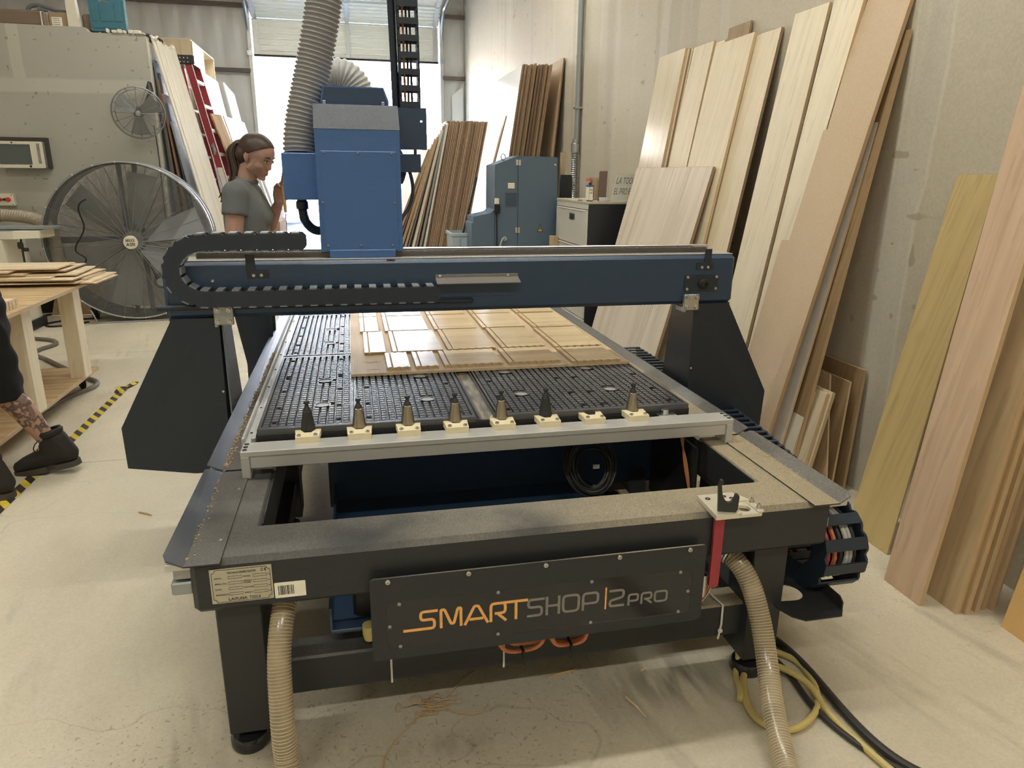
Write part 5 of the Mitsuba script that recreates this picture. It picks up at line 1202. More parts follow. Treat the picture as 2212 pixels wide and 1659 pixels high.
put(k + '__motor', fan_l(lathe([(0, 0), (.075, 0), (.085, .02), (.085, .20), (.07, .22), (0, .22)], (.20, .33, -.46), (0, 1, 0), 24)), 'grey_steel', 40)
put(k + '__motor_pulley', fan_l(lathe([(0, -.05), (.045, -.05), (.04, -.03), (.045, -.01), (0, -.01)], (.20, .33, -.46), (0, 1, 0), 20)), 'hose_grey_light')
put(k + '__belt', fan_l(tube([(.03, .30, 0), (.20 - .04, .30, -.44)], .007, 6)), 'rubber')
put(k + '__belt', fan_l(tube([(.10, .30, -.02), (.20 + .045, .30, -.45)], .007, 6)), 'rubber')
for x in (-.50, .46):
    w_ = put(k + '__wheel', fan_l(lathe([(0, -.03), (.05, -.03), (.085, -.025), (.092, 0), (.085, .025), (.05, .03), (0, .03)], (x, .36, -.752), (1, 0, 0), 24)), 'rubber', 40)
    put(w_ + '__hub_cap', fan_l(lathe([(0, -.034), (.045, -.034), (.045, .034), (0, .034)], (x, .36, -.752), (1, 0, 0), 18)), 'galv_dull')
    put(k + '__wheel_bracket', fan_l(hull([(x + s, y, z) for s in (-.04, .04) for y, z in ((.33, -.75), (.39, -.75), (.30, -.60), (.42, -.60))])), 'galv_dull')
put(k + '__foot_bar', fan_l(tube([(-.48, .06, -.70), (-.42, .02, -.835), (.42, .02, -.835), (.48, .06, -.70)], .012, 8)), 'galv_dull')
for a in np.arange(24) * 2 * PI / 24 + .06: put(k + '__rim_bolt', fan_l(lathe([(0, 0), (.009, 0), (.008, .006), (0, .008)], ((FR + .004) * math.cos(a), -.008, (FR + .004) * math.sin(a)), (0, -1, 0), 8)), 'alu')
solo('power_cord', tube(spline([(-3.05, 6.40, 1.28), (-3.12, 6.36, 1.18), (-3.10, 6.38, 1.02), (-3.16, 6.36, .88), (-3.20, 6.37, .76), (-3.13, 6.38, .70), (-3.17, 6.38, .62), (-3.25, 6.38, .5)], 60), .008, 6), 'rubber', 'black power cord looped on the front grille of the big drum fan', 'cord')
# ------------------------------------------------------------------ small wall fan
k = thing('wall_fan', 'round grey cage fan bolted high on the office wall', 'fan')
WC = np.array([-2.66, 7.20, 2.16]); wr = rot('z', 10) @ rot('x', 8)
wl = lambda m_: place(m_, wr, WC)
put(k + '__guard_rings', wl(cat([ring(r, -.02 - .05 * math.cos(r / .27 * 1.5), .0016, 40, 3) for r in np.arange(.03, .262, .0115)])), 'wire', 40, kind='stuff')
for y, t in ((-.01, .007), (.055, .005), (.09, .005)): put(k + '__cage_hoop', wl(ring(.262 - (y > .07) * .03, y, t, 48, 6)), 'galv_dull', 40)
for i in range(16):
    a = 2 * PI * i / 16; d = np.array([math.cos(a), 0, math.sin(a)])
    put(k + '__guard_spoke', wl(tube([d * .03 + [0, -.071, 0], d * .15 + [0, -.055, 0], d * .262 + [0, -.01, 0], d * .262 + [0, .055, 0], d * .232 + [0, .09, 0]], .0022, 4)), 'wire')
put(k + '__centre_cap', wl(lathe([(0, -.078), (.024, -.076), (.03, -.068), (0, -.066)], (0, 0, 0), (0, 1, 0), 20)), 'galv', 40)
for i in range(3):
    a = 2 * PI * i / 3 + .5; c_, s_ = math.cos(a), math.sin(a)
    put(k + '__blade', wl(slab([(c_ * .04 - s_ * -.04, .04, s_ * .04 + c_ * -.04), (c_ * .22 - s_ * -.10, .05, s_ * .22 + c_ * -.10), (c_ * .22 - s_ * .10, .01, s_ * .22 + c_ * .10), (c_ * .04 - s_ * .04, .02, s_ * .04 + c_ * .04)], .004)), 'fan_blade', False)
put(k + '__motor', wl(lathe([(0, .05), (.05, .05), (.06, .07), (.06, .15), (.04, .18), (0, .18)], (0, 0, 0), (0, 1, 0), 20)), 'grey_steel', 40)
put(k + '__bracket', cat([hull([(-2.585, 7.30, 2.405), (-2.545, 7.30, 2.405), (-2.56, 7.34, 2.50), (-2.585, 7.495, 2.405), (-2.545, 7.495, 2.405), (-2.56, 7.495, 2.5)]), tube([(-2.66, 7.34, 2.16), (-2.62, 7.42, 2.30), (-2.57, 7.47, 2.42)], .014, 6)]), 'black_steel', False)
put(k + '__cord', tube(spline([(-2.585, 7.47, 2.05), (-2.575, 7.485, 1.7), (-2.58, 7.487, 1.4), (-2.58, 7.487, 1.0)], 30), .005, 5), 'rubber')
# ------------------------------------------------------------------ window air conditioner in the office wall
k = thing('air_conditioner', 'white window air conditioner set into the office wall', 'air conditioner')
ax0, ax1, az0, az1, ay = -4.165, -3.705, 1.575, 1.850, 7.485
put(k + '__case', bx(ax0, ax1, ay - .13, ay + .3, az0, az1, .008), 'galv_dull')
bz = rrect(ax0, az0, ax1, az1, .01).difference(sbox(ax0 + .025, az0 + .035, ax1 - .115, az1 - .03))
put(k + '__bezel', extr(bz, ay - .155, ay - .13, 'y'), 'white_plastic', 30)
put(k + '__grille', cat([bx(ax0 + .026, ax1 - .116, ay - .145, ay - .138, z, z + .007, 0) for z in np.arange(az0 + .038, az1 - .036, .0115)]), 'ac_grey', False)
put(k + '__coil_face', bx(ax0 + .02, ax1 - .11, ay - .137, ay - .131, az0 + .03, az1 - .026, 0), 'ac_grey')
for z in np.arange(az0 + .05, az1 - .03, .013): put(k + '__side_slot', bx(ax1 - .052, ax1 - .022, ay - .1565, ay - .1545, z, z + .0065, 0), 'ink')
put(k + '__knob', lathe([(0, 0), (.012, 0), (.010, .012), (0, .012)], (ax1 - .135, ay - .155, az0 + .018), (0, -1, 0), 14), 'ink')
put(k + '__opening_frame', cat([bx(ax0 - .01, ax1 + .02, ay - .06, ay + .02, az1 + .002, az1 + .045, .002), bx(ax1 + .001, ax1 + .022, ay - .06, ay + .02, az0 - .005, az1 + .045, .002)]), 'opening_dark')
put(k + '__logo', lathe([(0, 0), (.009, 0), (.009, .0008), (0, .0008)], (ax0 + .175, ay - .155, az1 - .014), (0, -1, 0), 14), 'ink')
# push button station on the wall, white
k = thing('button_box', 'white control box with red push buttons on the office wall', 'control box')
put(k + '__box', bx(-4.52, -4.105, 7.42, 7.50, 1.172, 1.302, .006), 'white_plastic')
for x, m_, r in ((-4.275, 'ink', .012), (-4.232, 'red', .018), (-4.192, 'ink', .014), (-4.155, 'red_bright', .024)):
    put(k + '__button', lathe([(0, -.001), (r, -.001), (r, .018), (r * .8, .024), (0, .024)], (x, 7.42, 1.240), (0, -1, 0), 16), m_, 40)
for x in (-4.116,):
    for z in (1.185, 1.289): put(k + '__screw', bolt((x, 7.42, z), (0, -1, 0), .005, .003), 'ink')
# ------------------------------------------------------------------ planer/jointer at the far left with its hose
k = thing('jointer', 'white jointer with a blue grey bed at the left edge behind the work table', 'woodworking machine')
put(k + '__bed', bx(-5.2, -3.30, 6.15, 6.34, 1.005, 1.032, .004), 'bed_blue')
put(k + '__outfeed_table', hull([(x, y, z) for x, y in ((-5.2, 6.0), (-3.60, 6.0), (-3.42, 6.12), (-3.42, 6.3), (-5.2, 6.3)) for z in (.925, .995)]), 'white_plastic')
put(k + '__table_face', bx(-5.2, -3.62, 6.02, 6.3, .995, .999, 0), 'bed_blue')
put(k + '__stand', hull([(x, y, z) for x0, z in ((-3.70, .92), (-3.76, .84), (-3.68, .70), (-3.66, .1)) for x in (-5.1, x0) for y in (6.0, 6.5)]), 'white_plastic', False)
put(k + '__stand__door', bx(-4.6, -3.76, 5.99, 6.0, .30, .74, .003), 'white_plastic')
put(k + '__plinth', bx(-5.15, -3.64, 5.98, 6.55, 0, .1, .006), 'black_steel')
put(k + '__knob', cat([lathe([(0, -.03), (.022, -.03), (.026, 0), (.022, .03), (0, .03)], (-3.58, 6.08, .86), (0, 0, 1), 14), lathe([(0, -.02), (.018, -.02), (.018, .02), (0, .02)], (-3.54, 6.08, .82), (1, 0, 0), 12), cyl((-3.57, 6.08, .92), (-3.57, 6.08, .70), .010, 8)]), 'ink')
put(k + '__bracket', hull([(x, 6.3, z) for x, z in ((-3.55, .99), (-3.36, 1.0), (-3.36, .93), (-3.5, .90))] + [(x, 6.33, z) for x, z in ((-3.55, .99), (-3.36, 1.0), (-3.36, .93), (-3.5, .90))]), 'white_plastic')
k = thing('dust_hose', 'short ribbed beige hose arching behind the jointer bed', 'hose')
put(k + '__tube', corrugated(spline([(-4.6, 6.75, 1.10), (-4.1, 6.72, 1.11), (-3.85, 6.70, 1.105), (-3.62, 6.66, 1.065), (-3.50, 6.60, .99), (-3.46, 6.58, .85), (-3.44, 6.6, .5)], 70), .058, .005, .024, 24), 'beige_hose', True)
put(k + '__cuff', lathe([(.05, -.06), (.066, -.06), (.066, .05), (.058, .06)], (-4.02, 6.715, 1.11), (1, .03, 0), 24), 'grey_steel')
# ------------------------------------------------------------------ hoses and bits on the floor at the left
solo('floor_hose', tube(spline([(-3.75, 5.9, .018), (-3.47, 5.74, .018), (-3.25, 5.60, .018), (-3.19, 5.46, .018), (-3.24, 5.28, .018), (-3.24, 5.12, .018), (-3.10, 4.92, .018), (-2.90, 4.66, .018), (-2.76, 4.48, .018), (-2.62, 4.30, .018), (-2.50, 4.16, .016), (-2.42, 4.06, .016), (-2.40, 3.92, .016), (-2.47, 3.72, .016), (-2.53, 3.4, .016), (-2.60, 3.1, .016), (-2.68, 2.8, .016), (-2.75, 2.4, .016)], 160), .017, 10), 'hose_floor', 'grey floor hose curling under the work table and along its side', 'hose')
solo('floor_cable', tube(spline([(-3.2, 6.75, .010), (-3.40, 6.72, .010), (-3.58, 6.62, .010), (-3.64, 6.48, .010), (-3.55, 6.36, .010), (-3.40, 6.42, .010), (-3.25, 6.55, .010)], 60), .009, 8), 'rubber', 'black cable loop on the floor left of the drum fan', 'cable')
solo('floor_cable', tube(spline([(-4.3, 7.2, .01), (-4.05, 7.0, .01), (-3.90, 6.98, .01), (-3.80, 7.08, .01)], 30), .009, 6), 'rubber', 'black cable under the work table by the office wall', 'cable')
k = thing('drill_case', 'orange and grey tool lying on the floor by the office wall', 'tool')
put(k + '__body', hull([(x, y, z) for x, y, z in ((-4.22, 7.25, .0), (-3.98, 7.25, 0), (-4.22, 7.4, 0), (-3.98, 7.4, 0), (-4.18, 7.27, .10), (-4.02, 7.27, .06), (-4.18, 7.38, .10), (-4.02, 7.38, .06))]), 'grey_steel', False)
put(k + '__cover', hull([(x, y, z) for x, y, z in ((-4.17, 7.23, .06), (-3.99, 7.23, .04), (-4.17, 7.4, .06), (-3.99, 7.4, .04), (-4.14, 7.26, .17), (-4.04, 7.26, .13), (-4.14, 7.38, .17), (-4.04, 7.38, .13))]), 'orange', False)
solo('black_bag', hull([(-3.95 + .16 * math.cos(a) * r, 7.33 + .12 * math.sin(a) * r, z) for a in np.linspace(0, 6, 14) for r, z in ((1, 0), (1.02, .10), (.8, .24), (.4, .30))]), 'rubber', 'black bag on the floor under the work table', 'bag', smooth=40)
solo('tan_board', slab([(-3.78, 7.05, 0), (-3.30, 7.05, 0), (-3.30, 7.40, .62), (-3.72, 7.40, .62)], .018), 'tan_ply', 'tan panel leaning on the office wall behind the work table', 'wooden board', smooth=False)
# ------------------------------------------------------------------ boards at the corner of the office
for i, (xf, xt, zt, m_, y0) in enumerate([(-2.44, -2.535, 2.75, 'cabinet_grey', 7.62), (-2.40, -2.515, 2.55, 'stack_brown', 7.60), (-2.34, -2.505, 2.62, 'grey_steel', 7.66), (-2.27, -2.49, 2.40, 'stack_brown', 7.58), (-2.19, -2.46, 2.30, 'cabinet_grey', 7.64), (-2.08, -2.42, 2.10, 'galv_dull', 7.56)]):
    ms = slab([(xf, y0, 0), (xf, y0 + 1.1, 0), (xt, y0 + 1.1, zt), (xt, y0, zt)], .022)
    solo('leaning_sheet', ms, m_, f'dark sheet leaning on the office corner behind the wall fan, {["nearest the wall", "second", "third", "fourth", "fifth", "outermost"][i]} of six', 'sheet', 'dark sheets at the office corner', False)
k = thing('gypsum_board', 'tall cream torn-topped gypsum board leaning on the office corner', 'gypsum board')
q = np.random.default_rng(2); nT = 26
bn, bf, tf, tn = (np.array(p_, float) for p_ in ((-1.955, 7.6, 0), (-1.83, 8.2, 0), (-2.420, 8.2, 2.95), (-2.535, 7.6, 3.00)))
top = [tn + (tf - tn) * u + np.array([.0, 0, q.normal(0, .012) - .02 * math.sin(PI * u)]) for u in np.linspace(0, 1, nT)]
bot = [bn + (bf - bn) * u for u in np.linspace(0, 1, nT)]
nrm = np.cross(bf - bn, tn - bn); nrm /= np.linalg.norm(nrm)
v = np.vstack([bot, top]); v = np.vstack([v + nrm * .0075, v - nrm * .0075]); f = []; m_ = 2 * nT
for i in range(nT - 1):
    a, b, c, d = i, i + 1, nT + i + 1, nT + i
    f += [[a, b, c], [a, c, d], [m_ + a, m_ + c, m_ + b], [m_ + a, m_ + d, m_ + c], [a, m_ + b, b], [a, m_ + a, m_ + b], [d, c, m_ + c], [d, m_ + c, m_ + d]]
f += [[0, nT, m_ + nT], [0, m_ + nT, m_], [nT - 1, m_ + nT - 1, m_ + 2 * nT - 1], [nT - 1, m_ + 2 * nT - 1, 2 * nT - 1]]
mm = tri(v, f); mm.fix_normals(); put(k + '__board', mm, 'gypsum', False)
put(k + '__torn_paper', cat([hull(p_ + q.normal(0, .018, (6, 3))) for p_ in top[1::2]]), 'offwhite_panel', False, kind='stuff')
# ------------------------------------------------------------------ red stepladder
k = thing('stepladder', 'red fibreglass stepladder with white steps leaning beside the gypsum board', 'ladder')
def rail(key, p0, p1, w, d, m_):
    p0, p1 = np.array(p0, float), np.array(p1, float)
    put(k + key, hull([p_ + [sx * w / 2, sy * d / 2, 0] for p_ in (p0, p1) for sx in (-1, 1) for sy in (-1, 1)]), m_, False)
fl0, fl1 = np.array([-1.835, 8.90, 0]), np.array([-2.425, 8.90, 2.93])
fr0, fr1 = np.array([-1.80, 9.42, 0]), np.array([-2.405, 9.33, 2.93])
rail('__rail', fl0, fl1, .085, .025, 'red_rail'); rail('__rail', fr0, fr1, .085, .025, 'red_rail')
for o in (-.046, .046): rail('__rail_edge', fl0 + [o, -.014, 0], fl1 + [o, -.014, 0], .010, .006, 'white_paint')
rail('__rear_rail', (-2.16, 8.94, 0), (-2.50, 8.92, 2.85), .045, .022, 'red_rail'); rail('__rear_rail', (-2.12, 9.46, 0), (-2.49, 9.34, 2.85), .045, .022, 'red_rail')
for i in range(9):
    u = (.30 + i * .30) / 2.93
    a, b = fl0 + (fl1 - fl0) * u, fr0 + (fr1 - fr0) * u
    put(k + '__step', hull([p_ + [sx, 0, sz] for p_ in (a, b) for sx in (-.042, .042) for sz in (-.035, .005)]), 'white_paint', False)
    a, b = np.array([-2.16, 8.94, 0]) + np.array([-.34, -.02, 2.85]) * u, np.array([-2.12, 9.46, 0]) + np.array([-.37, -.12, 2.85]) * u
    put(k + '__rear_brace', hull([p_ + [sx, 0, sz] for p_ in (a, b) for sx in (-.012, .012) for sz in (-.02, .01)]), 'white_paint', False)
put(k + '__top_cap', bx(-2.55, -2.335, 8.86, 9.40, 2.875, 2.985, .012), 'black_steel')
for x in (-2.50, -2.455, -2.41):
    for z in (2.90, 2.95): put(k + '__top_cap__rivet', bolt((x, 8.86, z), (0, -1, 0), .007, .003), 'alu')
put(k + '__caution_label', slab([fl0 + (fl1 - fl0) * .46 + [-.034, -.0165, 0], fl0 + (fl1 - fl0) * .46 + [.034, -.0165, 0], fl0 + (fl1 - fl0) * .55 + [.034, -.0165, 0], fl0 + (fl1 - fl0) * .55 + [-.034, -.0165, 0]], .002), 'offwhite_panel', False)
put(k + '__caution_label', slab([fl0 + (fl1 - fl0) * .34 + [-.034, -.0165, 0], fl0 + (fl1 - fl0) * .34 + [.034, -.0165, 0], fl0 + (fl1 - fl0) * .43 + [.034, -.0165, 0], fl0 + (fl1 - fl0) * .43 + [-.034, -.0165, 0]], .002), 'offwhite_panel', False)
put(k + '__hook', hull([fl0 + (fl1 - fl0) * u + [sx, -.02, 0] for u, sx in ((.60, -.02), (.62, .025), (.66, .02), (.645, -.02))] + [fl0 + (fl1 - fl0) * .63 + [0, -.05, 0]]), 'galv_dull')
# ------------------------------------------------------------------ panels along the office side wall
def panel4(name, lab, cs, m_, t=.018, cat_='sheet'): return solo(name, slab(cs, t), m_, lab, cat_, smooth=False)
panel4('white_sheet', 'big white sheet with ragged top right of the stepladder', [(-2.0, 9.7, 0), (-2.0, 11.6, 0), (-2.50, 11.6, 2.96), (-2.50, 9.7, 2.96)], 'white_gloss')
panel4('white_sheet', 'narrow white sheet leaning past the ragged one, a dark gap between', [(-1.95, 11.95, 0), (-1.95, 12.95, 0), (-2.44, 12.95, 2.90), (-2.46, 11.95, 3.0)], 'white_paint')
panel4('striped_board', 'dark brown striped laminate board between the ladder and the white sheets', [(-1.83, 9.1, 1.0), (-1.83, 9.9, 1.0), (-2.24, 9.9, 2.34), (-2.24, 9.08, 2.30)], 'striped_laminate', cat_='wooden board')
panel4('white_sheet', 'lower white sheet right of the striped board', [(-1.60, 10.0, 0), (-1.60, 12.2, 0), (-2.22, 12.2, 2.38), (-2.22, 10.0, 2.34)], 'white_paint')
panel4('yellow_sheet', 'pale yellow board edge behind the white sheets', [(-1.95, 13.0, 0), (-1.95, 13.5, 0), (-2.40, 13.5, 2.42), (-2.40, 13.0, 2.42)], 'birch_pale', cat_='wooden board')
k = thing('window_frame', 'white window frame leaning below the striped board', 'window frame')
for dy in (0, .45, .9): put(k + '__stile', slab([(-1.58, 8.95 + dy, .9), (-1.58, 9.03 + dy, .9), (-1.86, 9.03 + dy, 1.93), (-1.86, 8.95 + dy, 1.93)], .04), 'white_paint', False)
for z0 in (.9, 1.85): put(k + '__frame_rail', slab([(-1.58 - (z0 - .9) * .272, 8.95, z0), (-1.58 - (z0 - .9) * .272, 9.93, z0), (-1.60 - (z0 - .9) * .272, 9.93, z0 + .08), (-1.60 - (z0 - .9) * .272, 8.95, z0 + .08)], .04), 'white_paint', False)
for dy in (.08, .53): put(k + '__pane', slab([(-1.60, 8.95 + dy, .97), (-1.60, 9.32 + dy, .97), (-1.85, 9.32 + dy, 1.85), (-1.85, 8.95 + dy, 1.85)], .006), 'pane_grey', False)
put(k + '__prop', bx(-1.75, -1.45, 8.95, 9.93, 0, .90, .01), 'cardboard')
# on the office roof
k = thing('shelf_box', 'unpainted wooden cupboard carcass on the office roof above the ladder', 'cupboard')
ws = [bx(-3.0, -2.575, 10.1, 10.12, 2.95, 3.36, .002), bx(-3.0, -2.575, 11.95, 11.97, 2.95, 3.36, .002), bx(-3.0, -2.575, 10.95, 10.97, 2.95, 3.36, .002), bx(-3.0, -2.575, 10.1, 11.97, 3.34, 3.36, .002), bx(-3.0, -2.575, 10.1, 11.97, 2.95, 2.97, .002), bx(-3.0, -2.985, 10.1, 11.97, 2.95, 3.36, .002)]
put(k + '__carcass', cat(ws), 'birch', False)
put(k + '__door', bx(-2.573, -2.558, 10.12, 10.94, 2.97, 3.34, .002), 'birch_pale')
put(k + '__base', bx(-3.0, -2.575, 10.1, 11.97, 2.862, 2.95, .002), 'tan_ply')
k = thing('tyre', 'black car tyre lying on the office roof', 'tyre')
put(k + '__carcass', lathe([(.19, -.085), (.27, -.10), (.315, -.085), (.33, -.05), (.33, .05), (.315, .085), (.27, .10), (.19, .085), (.19, .07), (.26, .075), (.28, 0), (.26, -.075), (.19, -.07), (.19, -.085)], (-2.86, 8.1, 2.965), (0, 0, 1), 48), 'rubber', 40)
put(k + '__tread', cat([place(bx(.326, .337, -.012, .012, -.07, .07, .003), rot('z', a), (-2.86, 8.1, 2.965)) for a in np.arange(0, 360, 9)]), 'rubber', False, kind='stuff')
k = thing('tool_case', 'teal plastic tool case standing on the office roof edge', 'tool case')
cs = rrect(-3.135, 3.02, -2.78, 3.37, .02).difference(rrect(-3.03, 3.315, -2.93, 3.352, .008))
put(k + '__shell', extr(cs, 7.64, 7.74, 'y'), 'teal', 30)
put(k + '__handle', bx(-3.04, -2.92, 7.66, 7.72, 3.355, 3.378, .008), 'teal')
for x0, x1, z0, z1 in ((-3.11, -3.05, 3.12, 3.30), (-3.03, -2.90, 3.12, 3.30), (-2.88, -2.81, 3.12, 3.30), (-3.11, -2.81, 3.05, 3.09)): put(k + '__panel', bx(x0, x1, 7.634, 7.642, z0, z1, .003), 'teal')
k = thing('long_box', 'long brown plastic wrapped box on the office roof at the left', 'box')
put(k + '__carton', bx(-4.7, -3.555, 7.60, 7.85, 3.035, 3.19, .02), 'cardboard_dark')
put(k + '__wrap_end', hull([(-3.60, 7.59, 3.045), (-3.60, 7.59, 3.18), (-3.535, 7.66, 3.04), (-3.535, 7.66, 3.18), (-3.60, 7.85, 3.05), (-3.54, 7.82, 3.17), (-3.54, 7.82, 3.05)]), 'wrap', False)
solo('vacuum_wand', cat([tube(spline([(-3.75, 7.70, 3.195), (-3.72, 7.70, 3.24), (-3.66, 7.70, 3.255), (-3.55, 7.70, 3.235), (-3.45, 7.72, 3.21), (-3.32, 7.74, 3.20)], 30), .022, 8), hull([(-3.66, 7.66, 3.20), (-3.55, 7.66, 3.20), (-3.66, 7.74, 3.2), (-3.55, 7.74, 3.2), (-3.64, 7.68, 3.245), (-3.57, 7.72, 3.24)])]), 'grey_steel', 'grey vacuum tool head lying on the boxes', 'vacuum tool')
k = thing('carton', 'small brown carton with white label on the office roof', 'box')
put(k + '__box', bx(-3.53, -3.30, 7.62, 7.85, 3.03, 3.185, .004), 'cardboard')
put(k + '__label', bx(-3.505, -3.405, 7.6175, 7.6205, 3.04, 3.135, .0005), 'paper')
put(k + '__label__print', cat([bx(-3.495, -3.43, 7.6165, 7.6178, z, z + .006, 0) for z in (3.06, 3.08, 3.10, 3.118)]), 'grey_print', False)
solo('post', hull([(-3.345, 7.60, 3.0), (-3.235, 7.60, 2.995), (-3.345, 7.70, 3.0), (-3.235, 7.7, 2.995), (-3.345, 7.60, 3.9), (-3.29, 7.60, 3.9), (-3.345, 7.70, 3.9), (-3.29, 7.7, 3.9)]), 'offwhite_panel', 'torn white plasterboard post rising at the office roof edge', 'post', smooth=False)
solo('carton', bx(-3.24, -3.10, 7.72, 7.9, 3.02, 3.20, .02), 'cardboard_dark', 'brown wrapped bundle between the white post and the teal case', 'box')
# ------------------------------------------------------------------ bits on the floor
q = np.random.default_rng(8); t_ = []
for i in range(26):
    c = np.array([-.297, .121, .012]) + q.normal(0, 1, 3) * [.02, .012, .004]
    t_.append(tube(spline(c + np.cumsum(q.normal(0, .014, (6, 3)) * [1, .8, .15], axis=0), 20) * [1, 1, 0] + [0, 0, .006 + .010 * q.random()], .0011, 4))
for pts in ([(-.25, .15, .008), (-.20, .21, .006), (-.13, .26, .004)], [(-.33, .10, .008), (-.40, .03, .005), (-.45, -.05, .004), (-.455, -.12, .004)], [(-.26, .11, .006), (-.20, .07, .004), (-.15, .075, .004), (-.131, .10, .004)]):
    for d in (0, .003): t_.append(tube(spline(np.array(pts) + [d, d, 0], 16), .0013, 4))
solo('twine_tangle', cat(t_), 'wood_bits', 'tangle of frayed twine on the floor in front of the front stretcher', 'twine', smooth=False)
for (a, b, m_, lab) in (((-1.522, 1.69, .005), (-1.454, 1.643, .005), 'wood_bits', 'small reddish wood splinter on the floor left of the router'), ((.296, .043, .004), (.324, -.051, .004), 'ply_edge_pale', 'pale bent wood splinter on the floor right of the twine tangle'), ((.079, .178, .004), (.182, .200, .004), 'wood_bits', 'brown wood splinter on the floor under the name panel'), ((.39, .15, .003), (.412, .162, .003), 'ply_edge_pale', 'tiny pale wood chip on the floor under the right end of the name panel')):
    solo('wood_splinter', tube([a, (np.array(a) + b) / 2 + [.003, .002, 0], b], [.003, .004, .002], 5), m_, lab, 'wood splinter', smooth=False)
heap('floor_crumbs', 'crumbs and dust specks strewn on the floor round the router', [(-1.3, -.2, .0005), (-.6, .25, .0005), (.5, .05, .0005), (1.3, .1, .0005)], 330, .16, 0, .0035, 19, 'wood_bits')
labels['floor_crumbs']['category'] = 'crumbs'
# ------------------------------------------------------------------ people
def sph(p, r, n=12):
    if np.isscalar(r): r = (r, r, r)
    m_ = m3.Manifold.sphere(1.0, n * 2).scale([float(a) for a in r]); return m_.translate([float(a) for a in p])
def bone(a, b, ra, rb): return m3.Manifold.batch_hull([sph(a, ra), sph(b, rb)])
def chainb(pts, rs):
    return m3.Manifold.batch_boolean([bone(p_, q_, r_, s_) for p_, q_, r_, s_ in zip(pts, pts[1:], rs, rs[1:])], m3.OpType.Add)
def soft(m_, L=.012, it=12, lamb=.5):
    t_ = tm(m_.simplify(.0012).refine_to_length(L)); t_.merge_vertices()
    v0 = t_.vertices.copy()
    trimesh.smoothing.filter_taubin(t_, lamb=lamb, nu=lamb + .03, iterations=it)
    d = t_.vertices - v0; n_ = np.linalg.norm(d, axis=1, keepdims=True)
    return tri(v0 + d * np.where(np.isfinite(n_) & (n_ < .03), 1, 0) if np.isfinite(d).all() else v0, t_.faces)
def union(ms): return m3.Manifold.batch_boolean(ms, m3.OpType.Add)
def frame(x, z):
    x = np.asarray(x, float); x /= np.linalg.norm(x); z = np.asarray(z, float); z = z - x * (z @ x); z /= np.linalg.norm(z)
    return np.stack([x, np.cross(z, x), z], 1)
def hand(w, fwd, back, curl=.5, side=1, spread=.10, s=.95):
    """w: wrist, fwd: towards the fingers, back: normal of the back of the hand, side=+1 thumb on +Y. Returns manifolds in the world"""
    A = frame(fwd, back); o = np.asarray(w, float)
    to = lambda p_: o + A @ (np.asarray(p_, float) * [1, side, 1] * s)
    ms = [m3.Manifold.batch_hull([sph(to(p_), r * s) for p_, r in (((.0, -.016, 0), .017), ((.0, .016, 0), .017), ((.045, -.034, 0), .012), ((.05, .034, 0), .013), ((.088, -.034, .001), .0105), ((.095, .030, .002), .011), ((.09, 0, .004), .012))])]
    for i, (y, L, a) in enumerate(((.031, .074, .06), (.010, .083, .02), (-.012, .077, -.03), (-.032, .060, -.09))):
        p_ = np.array([.090 - .006 * (i == 3), y, .0]); d = a * spread / .10; c = 0; ps = [p_]
        for k_, f in enumerate((.45, .30, .25)):
            c += curl * (.75, .95, .7)[k_]
            p_ = p_ + L * f * np.array([math.cos(c) * math.cos(d), math.sin(d), -math.sin(c)]); ps.append(p_)
        ms.append(chainb([to(q_) for q_ in ps], [r * s for r in (.0098, .0092, .0085, .0072)]))
    ps = [np.array(q_) for q_ in ((.018, .028, -.006), (.045, .052, -.018), (.072, .058, -.028 - .02 * curl), (.094, .052, -.036 - .03 * curl))]
    ms.append(chainb([to(q_) for q_ in ps], [r * s for r in (.014, .0115, .0100, .0080)]))
    return union(ms)
